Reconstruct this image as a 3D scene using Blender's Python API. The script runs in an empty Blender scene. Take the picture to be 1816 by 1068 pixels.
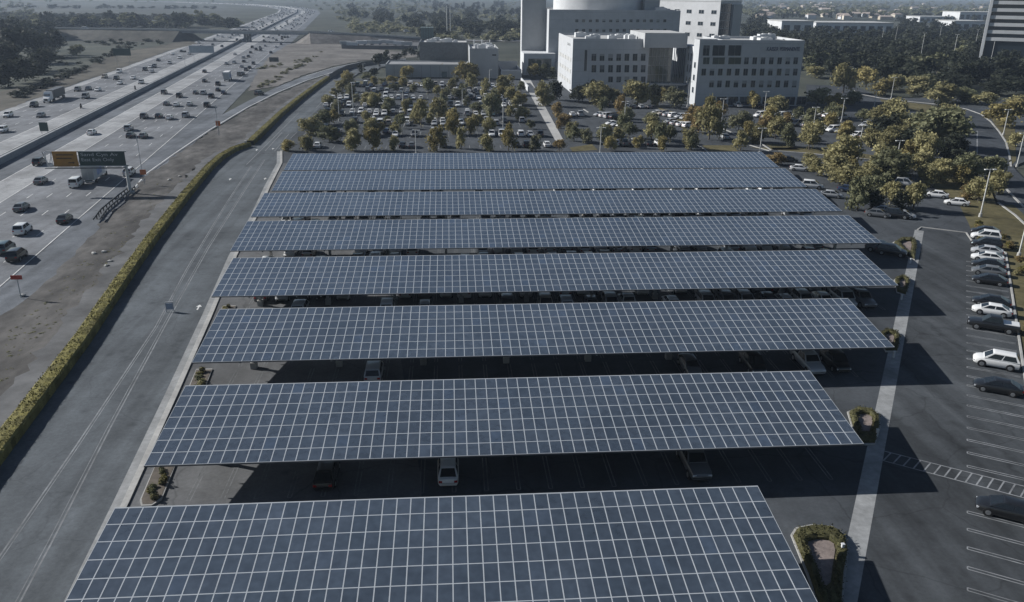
import bpy, math, random
import numpy as np
from mathutils import Vector, Matrix
random.seed(7); RNG = np.random.default_rng(7)
SC = bpy.context.scene; COL = SC.collection
# ------------------------------------------------------------------ camera
F = 1439.856; H = 39.76                      # focal length in photo pixels, camera height in metres
FW = np.array([0.07155267, 0.93129084, -0.35718004])
RT = np.array([0.99729066, -0.07292794, 0.00963574])
UP = np.array([0.01707472, 0.35690179, 0.93398585])
cd = bpy.data.cameras.new('camera'); cam = bpy.data.objects.new('camera', cd); COL.objects.link(cam)
cd.sensor_width = 36.0; cd.lens = F / 1816 * 36.0; cd.clip_start = 0.5; cd.clip_end = 20000
cam.matrix_world = Matrix(((RT[0], UP[0], -FW[0], 0), (RT[1], UP[1], -FW[1], 0), (RT[2], UP[2], -FW[2], H), (0, 0, 0, 1)))
SC.camera = cam
# ------------------------------------------------------------------ light
SUN_FROM = Vector((-1.72, 0.66, 1.0)).normalized()
SUN_EL = math.asin(SUN_FROM.z); SUN_AZ = math.atan2(SUN_FROM.x, SUN_FROM.y)
w = bpy.data.worlds.new('World'); SC.world = w; w.use_nodes = True
nt = w.node_tree; nt.nodes.clear()
sky = nt.nodes.new('ShaderNodeTexSky'); sky.sky_type = 'NISHITA'; sky.sun_disc = False
sky.sun_elevation = SUN_EL; sky.sun_rotation = SUN_AZ; sky.air_density = 0.9; sky.dust_density = 0.6; sky.altitude = 50
bg = nt.nodes.new('ShaderNodeBackground'); bg.inputs['Strength'].default_value = 0.05
wo = nt.nodes.new('ShaderNodeOutputWorld')
nt.links.new(sky.outputs[0], bg.inputs[0]); nt.links.new(bg.outputs[0], wo.inputs[0])
sl = bpy.data.lights.new('sun', 'SUN'); sl.energy = 5.0; sl.angle = math.radians(0.5); sl.color = (1.0, 0.985, 0.96)
so = bpy.data.objects.new('sun', sl); COL.objects.link(so)
so.rotation_euler = SUN_FROM.to_track_quat('Z', 'Y').to_euler(); so.location = (-200, 100, 150)
SC.view_settings.view_transform = 'Standard'; SC.view_settings.look = 'None'
SC.view_settings.exposure = 0.40; SC.view_settings.gamma = 1.0
SC.render.engine = 'CYCLES'; SC.cycles.use_denoising = True
SC.cycles.max_bounces = 5; SC.cycles.diffuse_bounces = 2; SC.cycles.glossy_bounces = 2; SC.cycles.volume_bounces = 0
SC.cycles.transparent_max_bounces = 4; SC.cycles.caustics_reflective = False; SC.cycles.caustics_refractive = False

# ------------------------------------------------------------------ pixel -> place
def ray(px, py): return FW * F + RT * (px - 908) + UP * (534 - py)
def G(px, py, z=0.0):                         # where the sight line meets height z
    d = ray(px, py); t = (z - H) / d[2]; return (float(d[0] * t), float(d[1] * t), z)
def G2(px, py, z=0.0): return G(px, py, z)[:2]
def AT(px, py, y):                            # where it meets the upright plane at depth y
    d = ray(px, py); t = y / d[1]; return (float(d[0] * t), y, float(H + d[2] * t))
def ztop(px, pyb, pyt):
    g = G(px, pyb); return AT(px, pyt, g[1])[2]

# ------------------------------------------------------------------ materials
MATS = {}
def _n(t, k): return t.nodes.new(k)
def mat(name, col, rough=0.8, var=0.15, scale=1.0, big=0.0, bigscale=0.05, bump=0.0, metal=0.0, spec=0.35, rnd=0.0, island=0.0, col2=None, coord='pos', stretch=None):
    if name in MATS: return MATS[name]
    m = bpy.data.materials.new(name); m.use_nodes = True; t = m.node_tree; b = t.nodes['Principled BSDF']
    b.inputs['Roughness'].default_value = rough; b.inputs['Metallic'].default_value = metal
    b.inputs['Specular IOR Level'].default_value = spec
    L = t.links.new
    if coord == 'pos': src = _n(t, 'ShaderNodeNewGeometry').outputs['Position']
    else: src = _n(t, 'ShaderNodeTexCoord').outputs['Object']
    if stretch:
        mp = _n(t, 'ShaderNodeMapping'); mp.inputs['Rotation'].default_value = (0, 0, stretch[1]); mp.inputs['Scale'].default_value = (1, stretch[0], 1)
        L(src, mp.inputs[0]); src = mp.outputs[0]
    n1 = _n(t, 'ShaderNodeTexNoise'); n1.inputs['Scale'].default_value = scale; n1.inputs['Detail'].default_value = 5; n1.inputs['Roughness'].default_value = 0.65
    L(src, n1.inputs['Vector'])
    fac = _n(t, 'ShaderNodeMapRange'); fac.inputs[1].default_value = 0.3; fac.inputs[2].default_value = 0.7
    L(n1.outputs[0], fac.inputs[0])
    mix = _n(t, 'ShaderNodeMix'); mix.data_type = 'RGBA'
    c2 = col2 if col2 else tuple(min(1, c * (1 + var)) for c in col)
    c1 = tuple(c * (1 - var) for c in col) if not col2 else col
    mix.inputs[6].default_value = (*c1, 1); mix.inputs[7].default_value = (*c2, 1)
    L(fac.outputs[0], mix.inputs[0]); out = mix.outputs[2]
    def scale_by(out, sock, lo, hi, a=0.0, bb=1.0):
        mr = _n(t, 'ShaderNodeMapRange'); mr.inputs[1].default_value = a; mr.inputs[2].default_value = bb
        mr.inputs[3].default_value = lo; mr.inputs[4].default_value = hi; L(sock, mr.inputs[0])
        vm = _n(t, 'ShaderNodeVectorMath'); vm.operation = 'SCALE'; L(out, vm.inputs[0]); L(mr.outputs[0], vm.inputs['Scale']); return vm.outputs[0]
    if big:
        n2 = _n(t, 'ShaderNodeTexNoise'); n2.inputs['Scale'].default_value = bigscale; n2.inputs['Detail'].default_value = 4; L(src, n2.inputs['Vector'])
        out = scale_by(out, n2.outputs[0], 1 - big, 1 + big, 0.32, 0.68)
    if rnd: out = scale_by(out, _n(t, 'ShaderNodeObjectInfo').outputs['Random'], 1 - rnd, 1 + rnd)
    if island: out = scale_by(out, _n(t, 'ShaderNodeNewGeometry').outputs['Random Per Island'], 1 - island, 1 + island)
    L(out, b.inputs['Base Color'])
    if bump:
        bp = _n(t, 'ShaderNodeBump'); bp.inputs['Strength'].default_value = bump; bp.inputs['Distance'].default_value = 0.05
        L(n1.outputs[0], bp.inputs['Height']); L(bp.outputs[0], b.inputs['Normal'])
    MATS[name] = m; return m

def asphalt(name, col, seams=0.0, ang=0.0, wear=0.25, cracks=0.25):
    """ground-in asphalt: patches, streaks along the driving direction, cracks"""
    m = mat(name, col, rough=0.88, var=0.12, scale=3.0, big=0.22, bigscale=0.06, bump=0.15, spec=0.12)
    t = m.node_tree; L = t.links.new; b = t.nodes['Principled BSDF']
    prev = b.inputs['Base Color'].links[0].from_socket
    pos = _n(t, 'ShaderNodeNewGeometry').outputs['Position']
    mp = _n(t, 'ShaderNodeMapping'); mp.vector_type = 'POINT'; mp.inputs['Rotation'].default_value = (0, 0, ang); mp.inputs['Scale'].default_value = (0.55, 0.02, 1)
    L(pos, mp.inputs[0]); ns = _n(t, 'ShaderNodeTexNoise'); ns.inputs['Scale'].default_value = 1.0; ns.inputs['Detail'].default_value = 3; L(mp.outputs[0], ns.inputs['Vector'])
    mr = _n(t, 'ShaderNodeMapRange'); mr.inputs[1].default_value = 0.3; mr.inputs[2].default_value = 0.7; mr.inputs[3].default_value = 1 - wear; mr.inputs[4].default_value = 1 + wear
    L(ns.outputs[0], mr.inputs[0])
    vm = _n(t, 'ShaderNodeVectorMath'); vm.operation = 'SCALE'; L(prev, vm.inputs[0]); L(mr.outputs[0], vm.inputs['Scale'])
    out = vm.outputs[0]
    if cracks:
        nz = _n(t, 'ShaderNodeTexNoise'); nz.inputs['Scale'].default_value = 0.5; L(pos, nz.inputs['Vector'])
        ad = _n(t, 'ShaderNodeMixRGB'); ad.blend_type = 'ADD'; ad.inputs[0].default_value = 2.5; L(pos, ad.inputs[1]); L(nz.outputs['Color'], ad.inputs[2])
        vo = _n(t, 'ShaderNodeTexVoronoi'); vo.feature = 'DISTANCE_TO_EDGE'; vo.inputs['Scale'].default_value = 0.11; L(ad.outputs[0], vo.inputs['Vector'])
        cr = _n(t, 'ShaderNodeMapRange'); cr.inputs[1].default_value = 0.0; cr.inputs[2].default_value = 0.012; cr.inputs[3].default_value = 1 - cracks; cr.inputs[4].default_value = 1.0
        L(vo.outputs[0], cr.inputs[0])
        v2 = _n(t, 'ShaderNodeVectorMath'); v2.operation = 'SCALE'; L(out, v2.inputs[0]); L(cr.outputs[0], v2.inputs['Scale']); out = v2.outputs[0]
    vs_ = _n(t, 'ShaderNodeTexVoronoi'); vs_.inputs['Scale'].default_value = 0.36; L(pos, vs_.inputs['Vector'])
    sr = _n(t, 'ShaderNodeMapRange'); sr.inputs[1].default_value = 0.03; sr.inputs[2].default_value = 0.24; sr.inputs[3].default_value = 0.72; sr.inputs[4].default_value = 1.0; L(vs_.outputs['Distance'], sr.inputs[0])
    v3 = _n(t, 'ShaderNodeVectorMath'); v3.operation = 'SCALE'; L(out, v3.inputs[0]); L(sr.outputs[0], v3.inputs['Scale']); out = v3.outputs[0]
    n6 = _n(t, 'ShaderNodeTexNoise'); n6.inputs['Scale'].default_value = 0.22; n6.inputs['Detail'].default_value = 8; n6.inputs['Roughness'].default_value = .75; L(pos, n6.inputs['Vector'])
    s6 = _n(t, 'ShaderNodeMapRange'); s6.inputs[1].default_value = .36; s6.inputs[2].default_value = .66; s6.inputs[3].default_value = .82; s6.inputs[4].default_value = 1.2; L(n6.outputs[0], s6.inputs[0])
    v4 = _n(t, 'ShaderNodeVectorMath'); v4.operation = 'SCALE'; L(out, v4.inputs[0]); L(s6.outputs[0], v4.inputs['Scale']); out = v4.outputs[0]
    L(out, b.inputs['Base Color']); return m

def glossy(name, col, rough=0.25, metal=0.0, spec=0.5, coat=0.0):
    if name in MATS: return MATS[name]
    m = mat(name, col, rough=rough, var=0.04, scale=6, metal=metal, spec=spec, coord='obj')
    m.node_tree.nodes['Principled BSDF'].inputs['Coat Weight'].default_value = coat
    return m

FA = math.atan(0.1184)                        # freeway bearing, left of straight ahead
M_ground = mat('dry_ground', (0.036, 0.042, 0.035), var=0.0, col2=(0.078, 0.081, 0.066), scale=0.03, big=0.35, bigscale=0.006, bump=0.1, spec=0.1)
M_dirt = mat('bare_dirt', (0.100, 0.094, 0.088), col2=(0.185, 0.174, 0.162), scale=0.35, big=0.3, bigscale=0.05, bump=0.4, spec=0.1)
M_scrub = mat('scrub_dirt', (0.050, 0.048, 0.046), col2=(0.120, 0.114, 0.108), scale=0.5, big=0.4, bigscale=0.12, bump=0.5, spec=0.1, stretch=(0.45, -FA))
M_bank = mat('weedy_bank', (0.058, 0.055, 0.046), col2=(0.13, 0.12, 0.10), scale=0.12, big=0.35, bigscale=0.02, bump=0.4, spec=0.1, stretch=(0.4, -FA))
M_dustpath = mat('dust_strip', (0.115, 0.116, 0.118), var=0.2, scale=0.5, big=0.25, bigscale=0.15, bump=0.2, spec=0.1)
M_field = mat('fallow_field', (0.050, 0.056, 0.052), col2=(0.082, 0.086, 0.076), scale=0.008, big=0.3, bigscale=0.003, spec=0.1)
M_grass = mat('dry_grass', (0.070, 0.064, 0.034), col2=(0.135, 0.116, 0.062), scale=0.6, big=0.3, bigscale=0.1, bump=0.5, spec=0.1)
M_lot = asphalt('lot_asphalt', (0.058, 0.064, 0.071), ang=0.0, wear=0.1, cracks=0.3)
M_aisle = asphalt('aisle_asphalt', (0.054, 0.059, 0.064), ang=0.555, wear=0.28, cracks=0.25)
M_service = asphalt('service_asphalt', (0.088, 0.098, 0.107), ang=-0.095, wear=0.2, cracks=0.15)
M_fwy = asphalt('freeway_grey', (0.150, 0.157, 0.168), ang=-FA, wear=0.16, cracks=0.12)
M_fwyl = asphalt('freeway_concrete', (0.27, 0.275, 0.28), ang=-FA, wear=0.12, cracks=0.12)
M_fwys = asphalt('freeway_shoulder', (0.118, 0.128, 0.142), ang=-FA, wear=0.2, cracks=0.1)
M_road = asphalt('street_asphalt', (0.05, 0.056, 0.064), ang=0.2, wear=0.15, cracks=0.2)
M_conc = mat('concrete', (0.36, 0.355, 0.34), var=0.15, scale=1.2, big=0.15, bigscale=0.1, bump=0.15)
M_kerb = mat('kerb_concrete', (0.33, 0.325, 0.31), var=0.15, scale=2.0, big=0.15, bigscale=0.3)
M_gutter = mat('gutter_concrete', (0.23, 0.235, 0.235), var=0.2, scale=1.5, big=0.2, bigscale=0.3, bump=0.1)
M_barrier = mat('barrier_concrete', (0.24, 0.25, 0.26), var=0.15, scale=0.8, big=0.2, bigscale=0.05)
M_white = mat('road_paint', (0.55, 0.55, 0.54), var=0.25, scale=2.5, big=0.2, bigscale=0.3)
M_faded = mat('faded_paint', (0.20, 0.207, 0.215), var=0.35, scale=1.2, big=0.3, bigscale=0.2)
M_shadeline = mat('shade_darkened_stall_paint', (0.12, 0.125, 0.13), var=0.4, scale=1.4, big=0.3, bigscale=0.2)  # canopy shade painted in: stall lines darkened where the roofs cover them
M_worn2 = mat('worn_lane_paint', (0.165, 0.172, 0.18), var=0.35, scale=1.0, big=0.3, bigscale=0.15)
M_fadedy = mat('faded_yellow_paint', (0.24, 0.23, 0.19), var=0.3, scale=1.2, big=0.3, bigscale=0.2)
M_frame = mat('aluminium_frame', (0.44, 0.465, 0.49), rough=0.45, var=0.05, metal=0.0, spec=0.4)
M_steel = mat('painted_steel', (0.42, 0.43, 0.43), rough=0.5, var=0.1, scale=2)
M_dsteel = mat('dark_steel', (0.09, 0.095, 0.10), rough=0.5, var=0.1, scale=2)
M_pole = mat('pole_paint', (0.55, 0.55, 0.53), rough=0.5, var=0.1, scale=2)
M_lamp = mat('lamp_housing', (0.62, 0.62, 0.60), rough=0.45, var=0.05)
M_wall = mat('wall_plaster', (0.42, 0.432, 0.445), rough=0.85, var=0.05, scale=0.4, big=0.06, bigscale=0.1)
M_wallw = mat('white_plaster', (0.52, 0.53, 0.54), rough=0.85, var=0.05, scale=0.4, big=0.06, bigscale=0.1)
M_wallg = mat('grey_panel_wall', (0.36, 0.37, 0.375), rough=0.75, var=0.06, scale=0.5, big=0.05, bigscale=0.1)
M_walld = mat('dark_ribbed_wall', (0.14, 0.15, 0.155), rough=0.7, var=0.2, scale=1.2, stretch=(0.02, 0))
M_teal = mat('teal_mesh_screen', (0.13, 0.17, 0.175), rough=0.7, var=0.2, scale=1.5)
M_roof = mat('flat_roof', (0.42, 0.42, 0.41), rough=0.9, var=0.1, scale=0.4, big=0.12, bigscale=0.08)
M_roofd = mat('grey_flat_roof', (0.24, 0.245, 0.25), rough=0.9, var=0.1, scale=0.4, big=0.12, bigscale=0.08)
M_bglass = glossy('window_glass', (0.025, 0.035, 0.045), rough=0.08, spec=0.6)
M_curtain = glossy('curtain_glass', (0.05, 0.065, 0.06), rough=0.06, spec=0.7)
M_mull = mat('mullion', (0.25, 0.26, 0.26), rough=0.5, var=0.05)
M_sill = mat('window_reveal', (0.40, 0.41, 0.41), rough=0.7, var=0.05)
M_signblue = mat('sign_blue_letters', (0.02, 0.035, 0.09), rough=0.5, var=0.05)
M_signg = mat('sign_green', (0.028, 0.055, 0.052), rough=0.5, var=0.1)
M_signo = mat('sign_orange', (0.33, 0.16, 0.025), rough=0.5, var=0.15, scale=1.5)
M_signw = mat('sign_white', (0.42, 0.43, 0.44), rough=0.5, var=0.05)
M_signdk = mat('sign_dark_letters', (0.06, 0.03, 0.01), rough=0.5, var=0.05)
M_red = mat('red_plastic', (0.35, 0.05, 0.035), rough=0.5, var=0.1)
M_orange = mat('orange_sheet', (0.45, 0.14, 0.05), rough=0.5, var=0.1)
M_bark = mat('bark', (0.09, 0.075, 0.06), var=0.3, scale=3)
M_gravel = mat('pink_gravel', (0.20, 0.165, 0.15), var=0.3, scale=3.0, big=0.15, bigscale=0.6, bump=0.5)
M_soil = mat('soil', (0.09, 0.075, 0.06), var=0.3, scale=1.5, bump=0.4)
M_tyre = mat('tyre_rubber', (0.012, 0.012, 0.013), rough=0.8, var=0.1)
M_rim = glossy('alloy_rim', (0.35, 0.36, 0.37), rough=0.35, metal=0.7)
M_cglass = glossy('car_glass', (0.012, 0.015, 0.018), rough=0.06, spec=0.6)
M_trim = mat('black_trim', (0.015, 0.015, 0.016), rough=0.6, var=0.1)
M_head = glossy('headlight_glass', (0.6, 0.62, 0.64), rough=0.15)
M_tail = glossy('taillight_red', (0.30, 0.01, 0.01), rough=0.2)
PAINT = {'white': (0.70, 0.70, 0.69), 'silver': (0.38, 0.39, 0.40), 'grey': (0.12, 0.125, 0.13), 'black': (0.012, 0.0125, 0.014), 'dark blue': (0.02, 0.035, 0.075), 'red': (0.11, 0.02, 0.02), 'teal': (0.05, 0.085, 0.09), 'beige': (0.36, 0.32, 0.26)}
def paint(c): return glossy('car_paint_' + c.replace(' ', '_'), PAINT[c], rough=0.3, coat=0.6)

def leafmat(name, a, b, trans=.3):
    m = mat(name, a, rough=0.75, col2=b, scale=0.9, spec=0.15, rnd=0.22, island=0.35, coord='obj')
    t = m.node_tree; p = t.nodes['Principled BSDF']; o = [n for n in t.nodes if n.type == 'OUTPUT_MATERIAL'][0]
    tr = t.nodes.new('ShaderNodeBsdfTranslucent'); mx = t.nodes.new('ShaderNodeMixShader'); mx.inputs[0].default_value = trans
    t.links.new(p.inputs['Base Color'].links[0].from_socket, tr.inputs[0]); t.links.new(p.outputs[0], mx.inputs[1]); t.links.new(tr.outputs[0], mx.inputs[2]); t.links.new(mx.outputs[0], o.inputs['Surface'])
    return m
LEAF = {'olive': leafmat('leaf_olive', (0.195, 0.178, 0.086), (0.31, 0.282, 0.145)),
        'yellow': leafmat('leaf_yellow', (0.21, 0.18, 0.075), (0.32, 0.27, 0.12)),
        'amber': leafmat('leaf_amber', (0.185, 0.140, 0.064), (0.27, 0.20, 0.092)),
        'green': leafmat('leaf_green', (0.115, 0.120, 0.067), (0.19, 0.19, 0.108)),
        'grey green': leafmat('leaf_grey_green', (0.15, 0.15, 0.09), (0.235, 0.228, 0.138)),
        'dark': leafmat('leaf_dark', (0.022, 0.028, 0.020), (0.048, 0.052, 0.034)),
        'ring': leafmat('leaf_ring', (0.050, 0.049, 0.022), (0.09, 0.085, 0.040), .05),
        'hedge': leafmat('leaf_hedge', (0.098, 0.090, 0.026), (0.160, 0.140, 0.044), .0)}
M_panel = None
def panel_mat():
    m = bpy.data.materials.new('solar_cell_glass'); m.use_nodes = True; t = m.node_tree; b = t.nodes['Principled BSDF']; L = t.links.new
    oi = _n(t, 'ShaderNodeObjectInfo'); ge = _n(t, 'ShaderNodeNewGeometry')
    ad = _n(t, 'ShaderNodeMath'); ad.operation = 'ADD'; L(oi.outputs['Random'], ad.inputs[0]); L(ge.outputs['Random Per Island'], ad.inputs[1])
    fr = _n(t, 'ShaderNodeMath'); fr.operation = 'FRACT'; L(ad.outputs[0], fr.inputs[0])
    wn = _n(t, 'ShaderNodeTexWhiteNoise'); wn.noise_dimensions = '1D'; L(fr.outputs[0], wn.inputs['W'])
    cr = _n(t, 'ShaderNodeValToRGB'); e = cr.color_ramp.elements
    e[0].position = 0.0; e[0].color = (0.046, 0.060, 0.079, 1); e[1].position = 1.0; e[1].color = (0.060, 0.075, 0.096, 1)
    x = e.new(0.93); x.color = (0.053, 0.067, 0.087, 1); x = e.new(0.96); x.color = (0.052, 0.072, 0.104, 1)
    L(wn.outputs[0], cr.inputs[0])
    tc = _n(t, 'ShaderNodeNewGeometry'); n = _n(t, 'ShaderNodeTexNoise'); n.inputs['Scale'].default_value = 1.6; n.inputs['Detail'].default_value = 6; L(tc.outputs['Position'], n.inputs['Vector'])
    mr = _n(t, 'ShaderNodeMapRange'); mr.inputs[1].default_value = 0.3; mr.inputs[2].default_value = 0.7; mr.inputs[3].default_value = 0.82; mr.inputs[4].default_value = 1.2; L(n.outputs[0], mr.inputs[0])
    vm = _n(t, 'ShaderNodeVectorMath'); vm.operation = 'SCALE'; L(cr.outputs[0], vm.inputs[0]); L(mr.outputs[0], vm.inputs['Scale'])
    nb = _n(t, 'ShaderNodeTexNoise'); nb.inputs['Scale'].default_value = .13; nb.inputs['Detail'].default_value = 5; L(tc.outputs['Position'], nb.inputs['Vector'])
    mb_ = _n(t, 'ShaderNodeMapRange'); mb_.inputs[1].default_value = .3; mb_.inputs[2].default_value = .7; mb_.inputs[3].default_value = .84; mb_.inputs[4].default_value = 1.2; L(nb.outputs[0], mb_.inputs[0])
    vb = _n(t, 'ShaderNodeVectorMath'); vb.operation = 'SCALE'; L(vm.outputs[0], vb.inputs[0]); L(mb_.outputs[0], vb.inputs['Scale'])
    L(vb.outputs[0], b.inputs['Base Color'])
    r2 = _n(t, 'ShaderNodeMapRange'); r2.inputs[3].default_value = 0.14; r2.inputs[4].default_value = 0.30; L(n.outputs[0], r2.inputs[0]); L(r2.outputs[0], b.inputs['Roughness'])
    b.inputs['Specular IOR Level'].default_value = 0.85; b.inputs['Coat Weight'].default_value = 1.0; b.inputs['Coat Roughness'].default_value = 0.12
    return m
M_panel = panel_mat()

# ------------------------------------------------------------------ mesh tools
class MB:
    def __init__(s): s.v = []; s.f = []; s.m = []
    def face(s, pts, mi=0):
        k = len(s.v); s.v += [tuple(map(float, p)) for p in pts]; s.f.append(tuple(range(k, k + len(pts)))); s.m.append(mi)
    def add(s, vs, fs, mi=0):
        k = len(s.v); s.v += [tuple(map(float, p)) for p in vs]
        for f in fs: s.f.append(tuple(i + k for i in f)); s.m.append(mi)
    def box(s, x0, x1, y0, y1, z0, z1, mi=0):
        s.add([(x0, y0, z0), (x1, y0, z0), (x1, y1, z0), (x0, y1, z0), (x0, y0, z1), (x1, y0, z1), (x1, y1, z1), (x0, y1, z1)],
              [(0, 3, 2, 1), (4, 5, 6, 7), (0, 1, 5, 4), (1, 2, 6, 5), (2, 3, 7, 6), (3, 0, 4, 7)], mi)
    def prism(s, poly, z0, z1, mi=0, bottom=False):
        n = len(poly); a = sum(poly[i][0] * poly[(i + 1) % n][1] - poly[(i + 1) % n][0] * poly[i][1] for i in range(n))
        if a < 0: poly = poly[::-1]
        vs = [(p[0], p[1], z0) for p in poly] + [(p[0], p[1], z1) for p in poly]
        fs = [tuple(range(n, 2 * n))] + [(i, (i + 1) % n, n + (i + 1) % n, n + i) for i in range(n)]
        if bottom: fs.append(tuple(range(n - 1, -1, -1)))
        s.add(vs, fs, mi)
    def bar(s, a, b, w, h, mi=0):             # square bar between two points
        a = Vector(a); b = Vector(b); d = (b - a).normalized(); u = d.cross(Vector((0, 0, 1)))
        if u.length < 1e-3: u = Vector((1, 0, 0))
        u.normalize(); v = u.cross(d).normalized(); u *= w / 2; v *= h / 2
        vs = [a - u - v, a + u - v, a + u + v, a - u + v, b - u - v, b + u - v, b + u + v, b - u + v]
        s.add(vs, [(0, 1, 2, 3), (7, 6, 5, 4), (0, 4, 5, 1), (1, 5, 6, 2), (2, 6, 7, 3), (3, 7, 4, 0)], mi)
    def cyl(s, a, b, r0, r1, n=8, mi=0, caps=True):
        a = Vector(a); b = Vector(b); d = (b - a).normalized(); u = d.orthogonal().normalized(); v = d.cross(u)
        vs = []
        for c, r in ((a, r0), (b, r1)):
            for i in range(n):
                t = 2 * math.pi * i / n; vs.append(c + u * (r * math.cos(t)) + v * (r * math.sin(t)))
        fs = [(i, (i + 1) % n, n + (i + 1) % n, n + i) for i in range(n)]
        if caps: fs += [tuple(range(n - 1, -1, -1)), tuple(range(n, 2 * n))]
        s.add(vs, fs, mi)
    def loft(s, rings, mi=0):
        n = len(rings[0]); k = []; vs = [p for r in rings for p in r]; fs = []
        for j in range(len(rings) - 1):
            for i in range(n): fs.append((j * n + i, j * n + (i + 1) % n, (j + 1) * n + (i + 1) % n, (j + 1) * n + i))
        fs += [tuple(range(n - 1, -1, -1)), tuple(range((len(rings) - 1) * n, len(rings) * n))]
        s.add(vs, fs, mi)
    def merge(s, o, mi): s.add(o.v, o.f, mi)
    def mesh(s, name, mats, smooth=None):
        me = bpy.data.meshes.new(name); me.from_pydata(s.v, [], s.f)
        for m in (mats if isinstance(mats, (list, tuple)) else [mats]): me.materials.append(m)
        if any(s.m): me.polygons.foreach_set('material_index', s.m)
        if smooth:
            me.polygons.foreach_set('use_smooth', [True] * len(me.polygons)); me.set_sharp_from_angle(angle=math.radians(smooth))
        me.update(); return me
    def build(s, name, mats, parent=None, smooth=None, **kw): return link(name, s.mesh(name, mats, smooth), parent, **kw)

def link(name, data, parent=None, loc=None, rz=None, scale=None):
    o = bpy.data.objects.new(name, data); COL.objects.link(o)
    if parent is not None: o.parent = parent
    if loc is not None: o.location = loc
    if rz is not None: o.rotation_euler = (0, 0, rz)
    if scale is not None: o.scale = scale
    return o
def tag(o, label, cat, group=None, kind=None):
    o['label'] = label
    if cat: o['category'] = cat
    if group: o['group'] = group
    if kind: o['kind'] = kind
    return o
def thing(name, label, cat, loc=(0, 0, 0), rz=0.0, group=None):
    return tag(link(name, None, None, loc, rz), label, cat, group)
def struct(name, mb, mats, label=None, parent=None):
    o = mb.build(name, mats, parent)
    if parent is None:
        o['kind'] = 'structure'; o['label'] = label or name.replace('_', ' '); o['category'] = name.split('_')[-1]
    return o
def sheet(name, poly, z, m, label, ragged=0.0):
    if ragged:
        q = [p for p in dens(list(poly) + [poly[0]], ragged * 2.2)[:-1] if True]; poly = [(a + random.gauss(0, ragged * .38), b + random.gauss(0, ragged * .38)) for a, b in q]
    mb = MB(); p = [(a, b, z) for a, b in poly]
    n = len(p); ar = sum(p[i][0] * p[(i + 1) % n][1] - p[(i + 1) % n][0] * p[i][1] for i in range(n))
    if ar < 0: p = p[::-1]
    mb.face(p); return struct(name, mb, m, label)
def pxpoly(pts, z=0.0): return [G2(a, b, z) for a, b in pts]
def offset_line(pts, d):                      # polyline shifted sideways (to its right for d > 0)
    out = []
    for i, p in enumerate(pts):
        a = pts[max(0, i - 1)]; b = pts[min(len(pts) - 1, i + 1)]
        dx, dy = b[0] - a[0], b[1] - a[1]; l = math.hypot(dx, dy); out.append((p[0] + dy / l * d, p[1] - dx / l * d))
    return out
def ribbon(mb, pts, d0, d1, z, mi=0, z1=None):
    A = offset_line(pts, d0); B = offset_line(pts, d1)
    for i in range(len(pts) - 1):
        mb.face([(*A[i], z), (*B[i], z), (*B[i + 1], z), (*A[i + 1], z)], mi)
def raised(mb, pts, d0, d1, z0, z1, mi=0):    # ribbon with height: kerbs, walls
    A = offset_line(pts, d0); B = offset_line(pts, d1)
    for i in range(len(pts) - 1):
        a, b, c, d = A[i], B[i], B[i + 1], A[i + 1]
        mb.face([(*a, z1), (*b, z1), (*c, z1), (*d, z1)], mi); mb.face([(*b, z0), (*c, z0), (*c, z1), (*b, z1)], mi); mb.face([(*d, z0), (*a, z0), (*a, z1), (*d, z1)], mi)
    for k, e in ((0, 1), (-1, -1)):
        q = [(*A[k], z0), (*B[k], z0), (*B[k], z1), (*A[k], z1)]; mb.face(q if e > 0 else q[::-1], mi)
def dens(pts, step):
    out = []
    for a, b in zip(pts[:-1], pts[1:]):
        n = max(1, int(math.hypot(b[0] - a[0], b[1] - a[1]) / step))
        out += [(a[0] + (b[0] - a[0]) * i / n, a[1] + (b[1] - a[1]) * i / n) for i in range(n)]
    return out + [pts[-1]]
def at_s(pts, s):
    for a, b in zip(pts[:-1], pts[1:]):
        l = math.hypot(b[0] - a[0], b[1] - a[1])
        if s <= l: return (a[0] + (b[0] - a[0]) * s / l, a[1] + (b[1] - a[1]) * s / l), math.atan2(b[1] - a[1], b[0] - a[0])
        s -= l
    return pts[-1], math.atan2(pts[-1][1] - pts[-2][1], pts[-1][0] - pts[-2][0])
def plen(pts): return sum(math.hypot(b[0] - a[0], b[1] - a[1]) for a, b in zip(pts[:-1], pts[1:]))
def dashes(mb, pts, off, w, z, on, gap, mi=0):
    P = offset_line(pts, off); s = 0; T = plen(P)
    while s + on < T:
        (a, _), (b, _) = at_s(P, s), at_s(P, s + on); ribbon(mb, [a, b], -w / 2, w / 2, z, mi); s += on + gap

# ------------------------------------------------------------------ setting: land
sheet('ground', [(-4500, -200), (7000, -200), (7000, 8000), (-4500, 8000)], -0.40, M_ground, 'dry olive brown land')
sheet('field', [G2(-60, 44), G2(-60, 6), G2(150, 4), G2(330, 6), G2(395, 10), G2(430, 22), G2(400, 33), G2(300, 40)], -0.34, M_field, 'flat pale fallow field beyond the tree line')
sheet('field', [G2(-60, 3), G2(-60, 0), G2(200, 0), G2(330, 2.5), G2(280, 4)], -0.33, M_field, 'far pale field strip')
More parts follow.
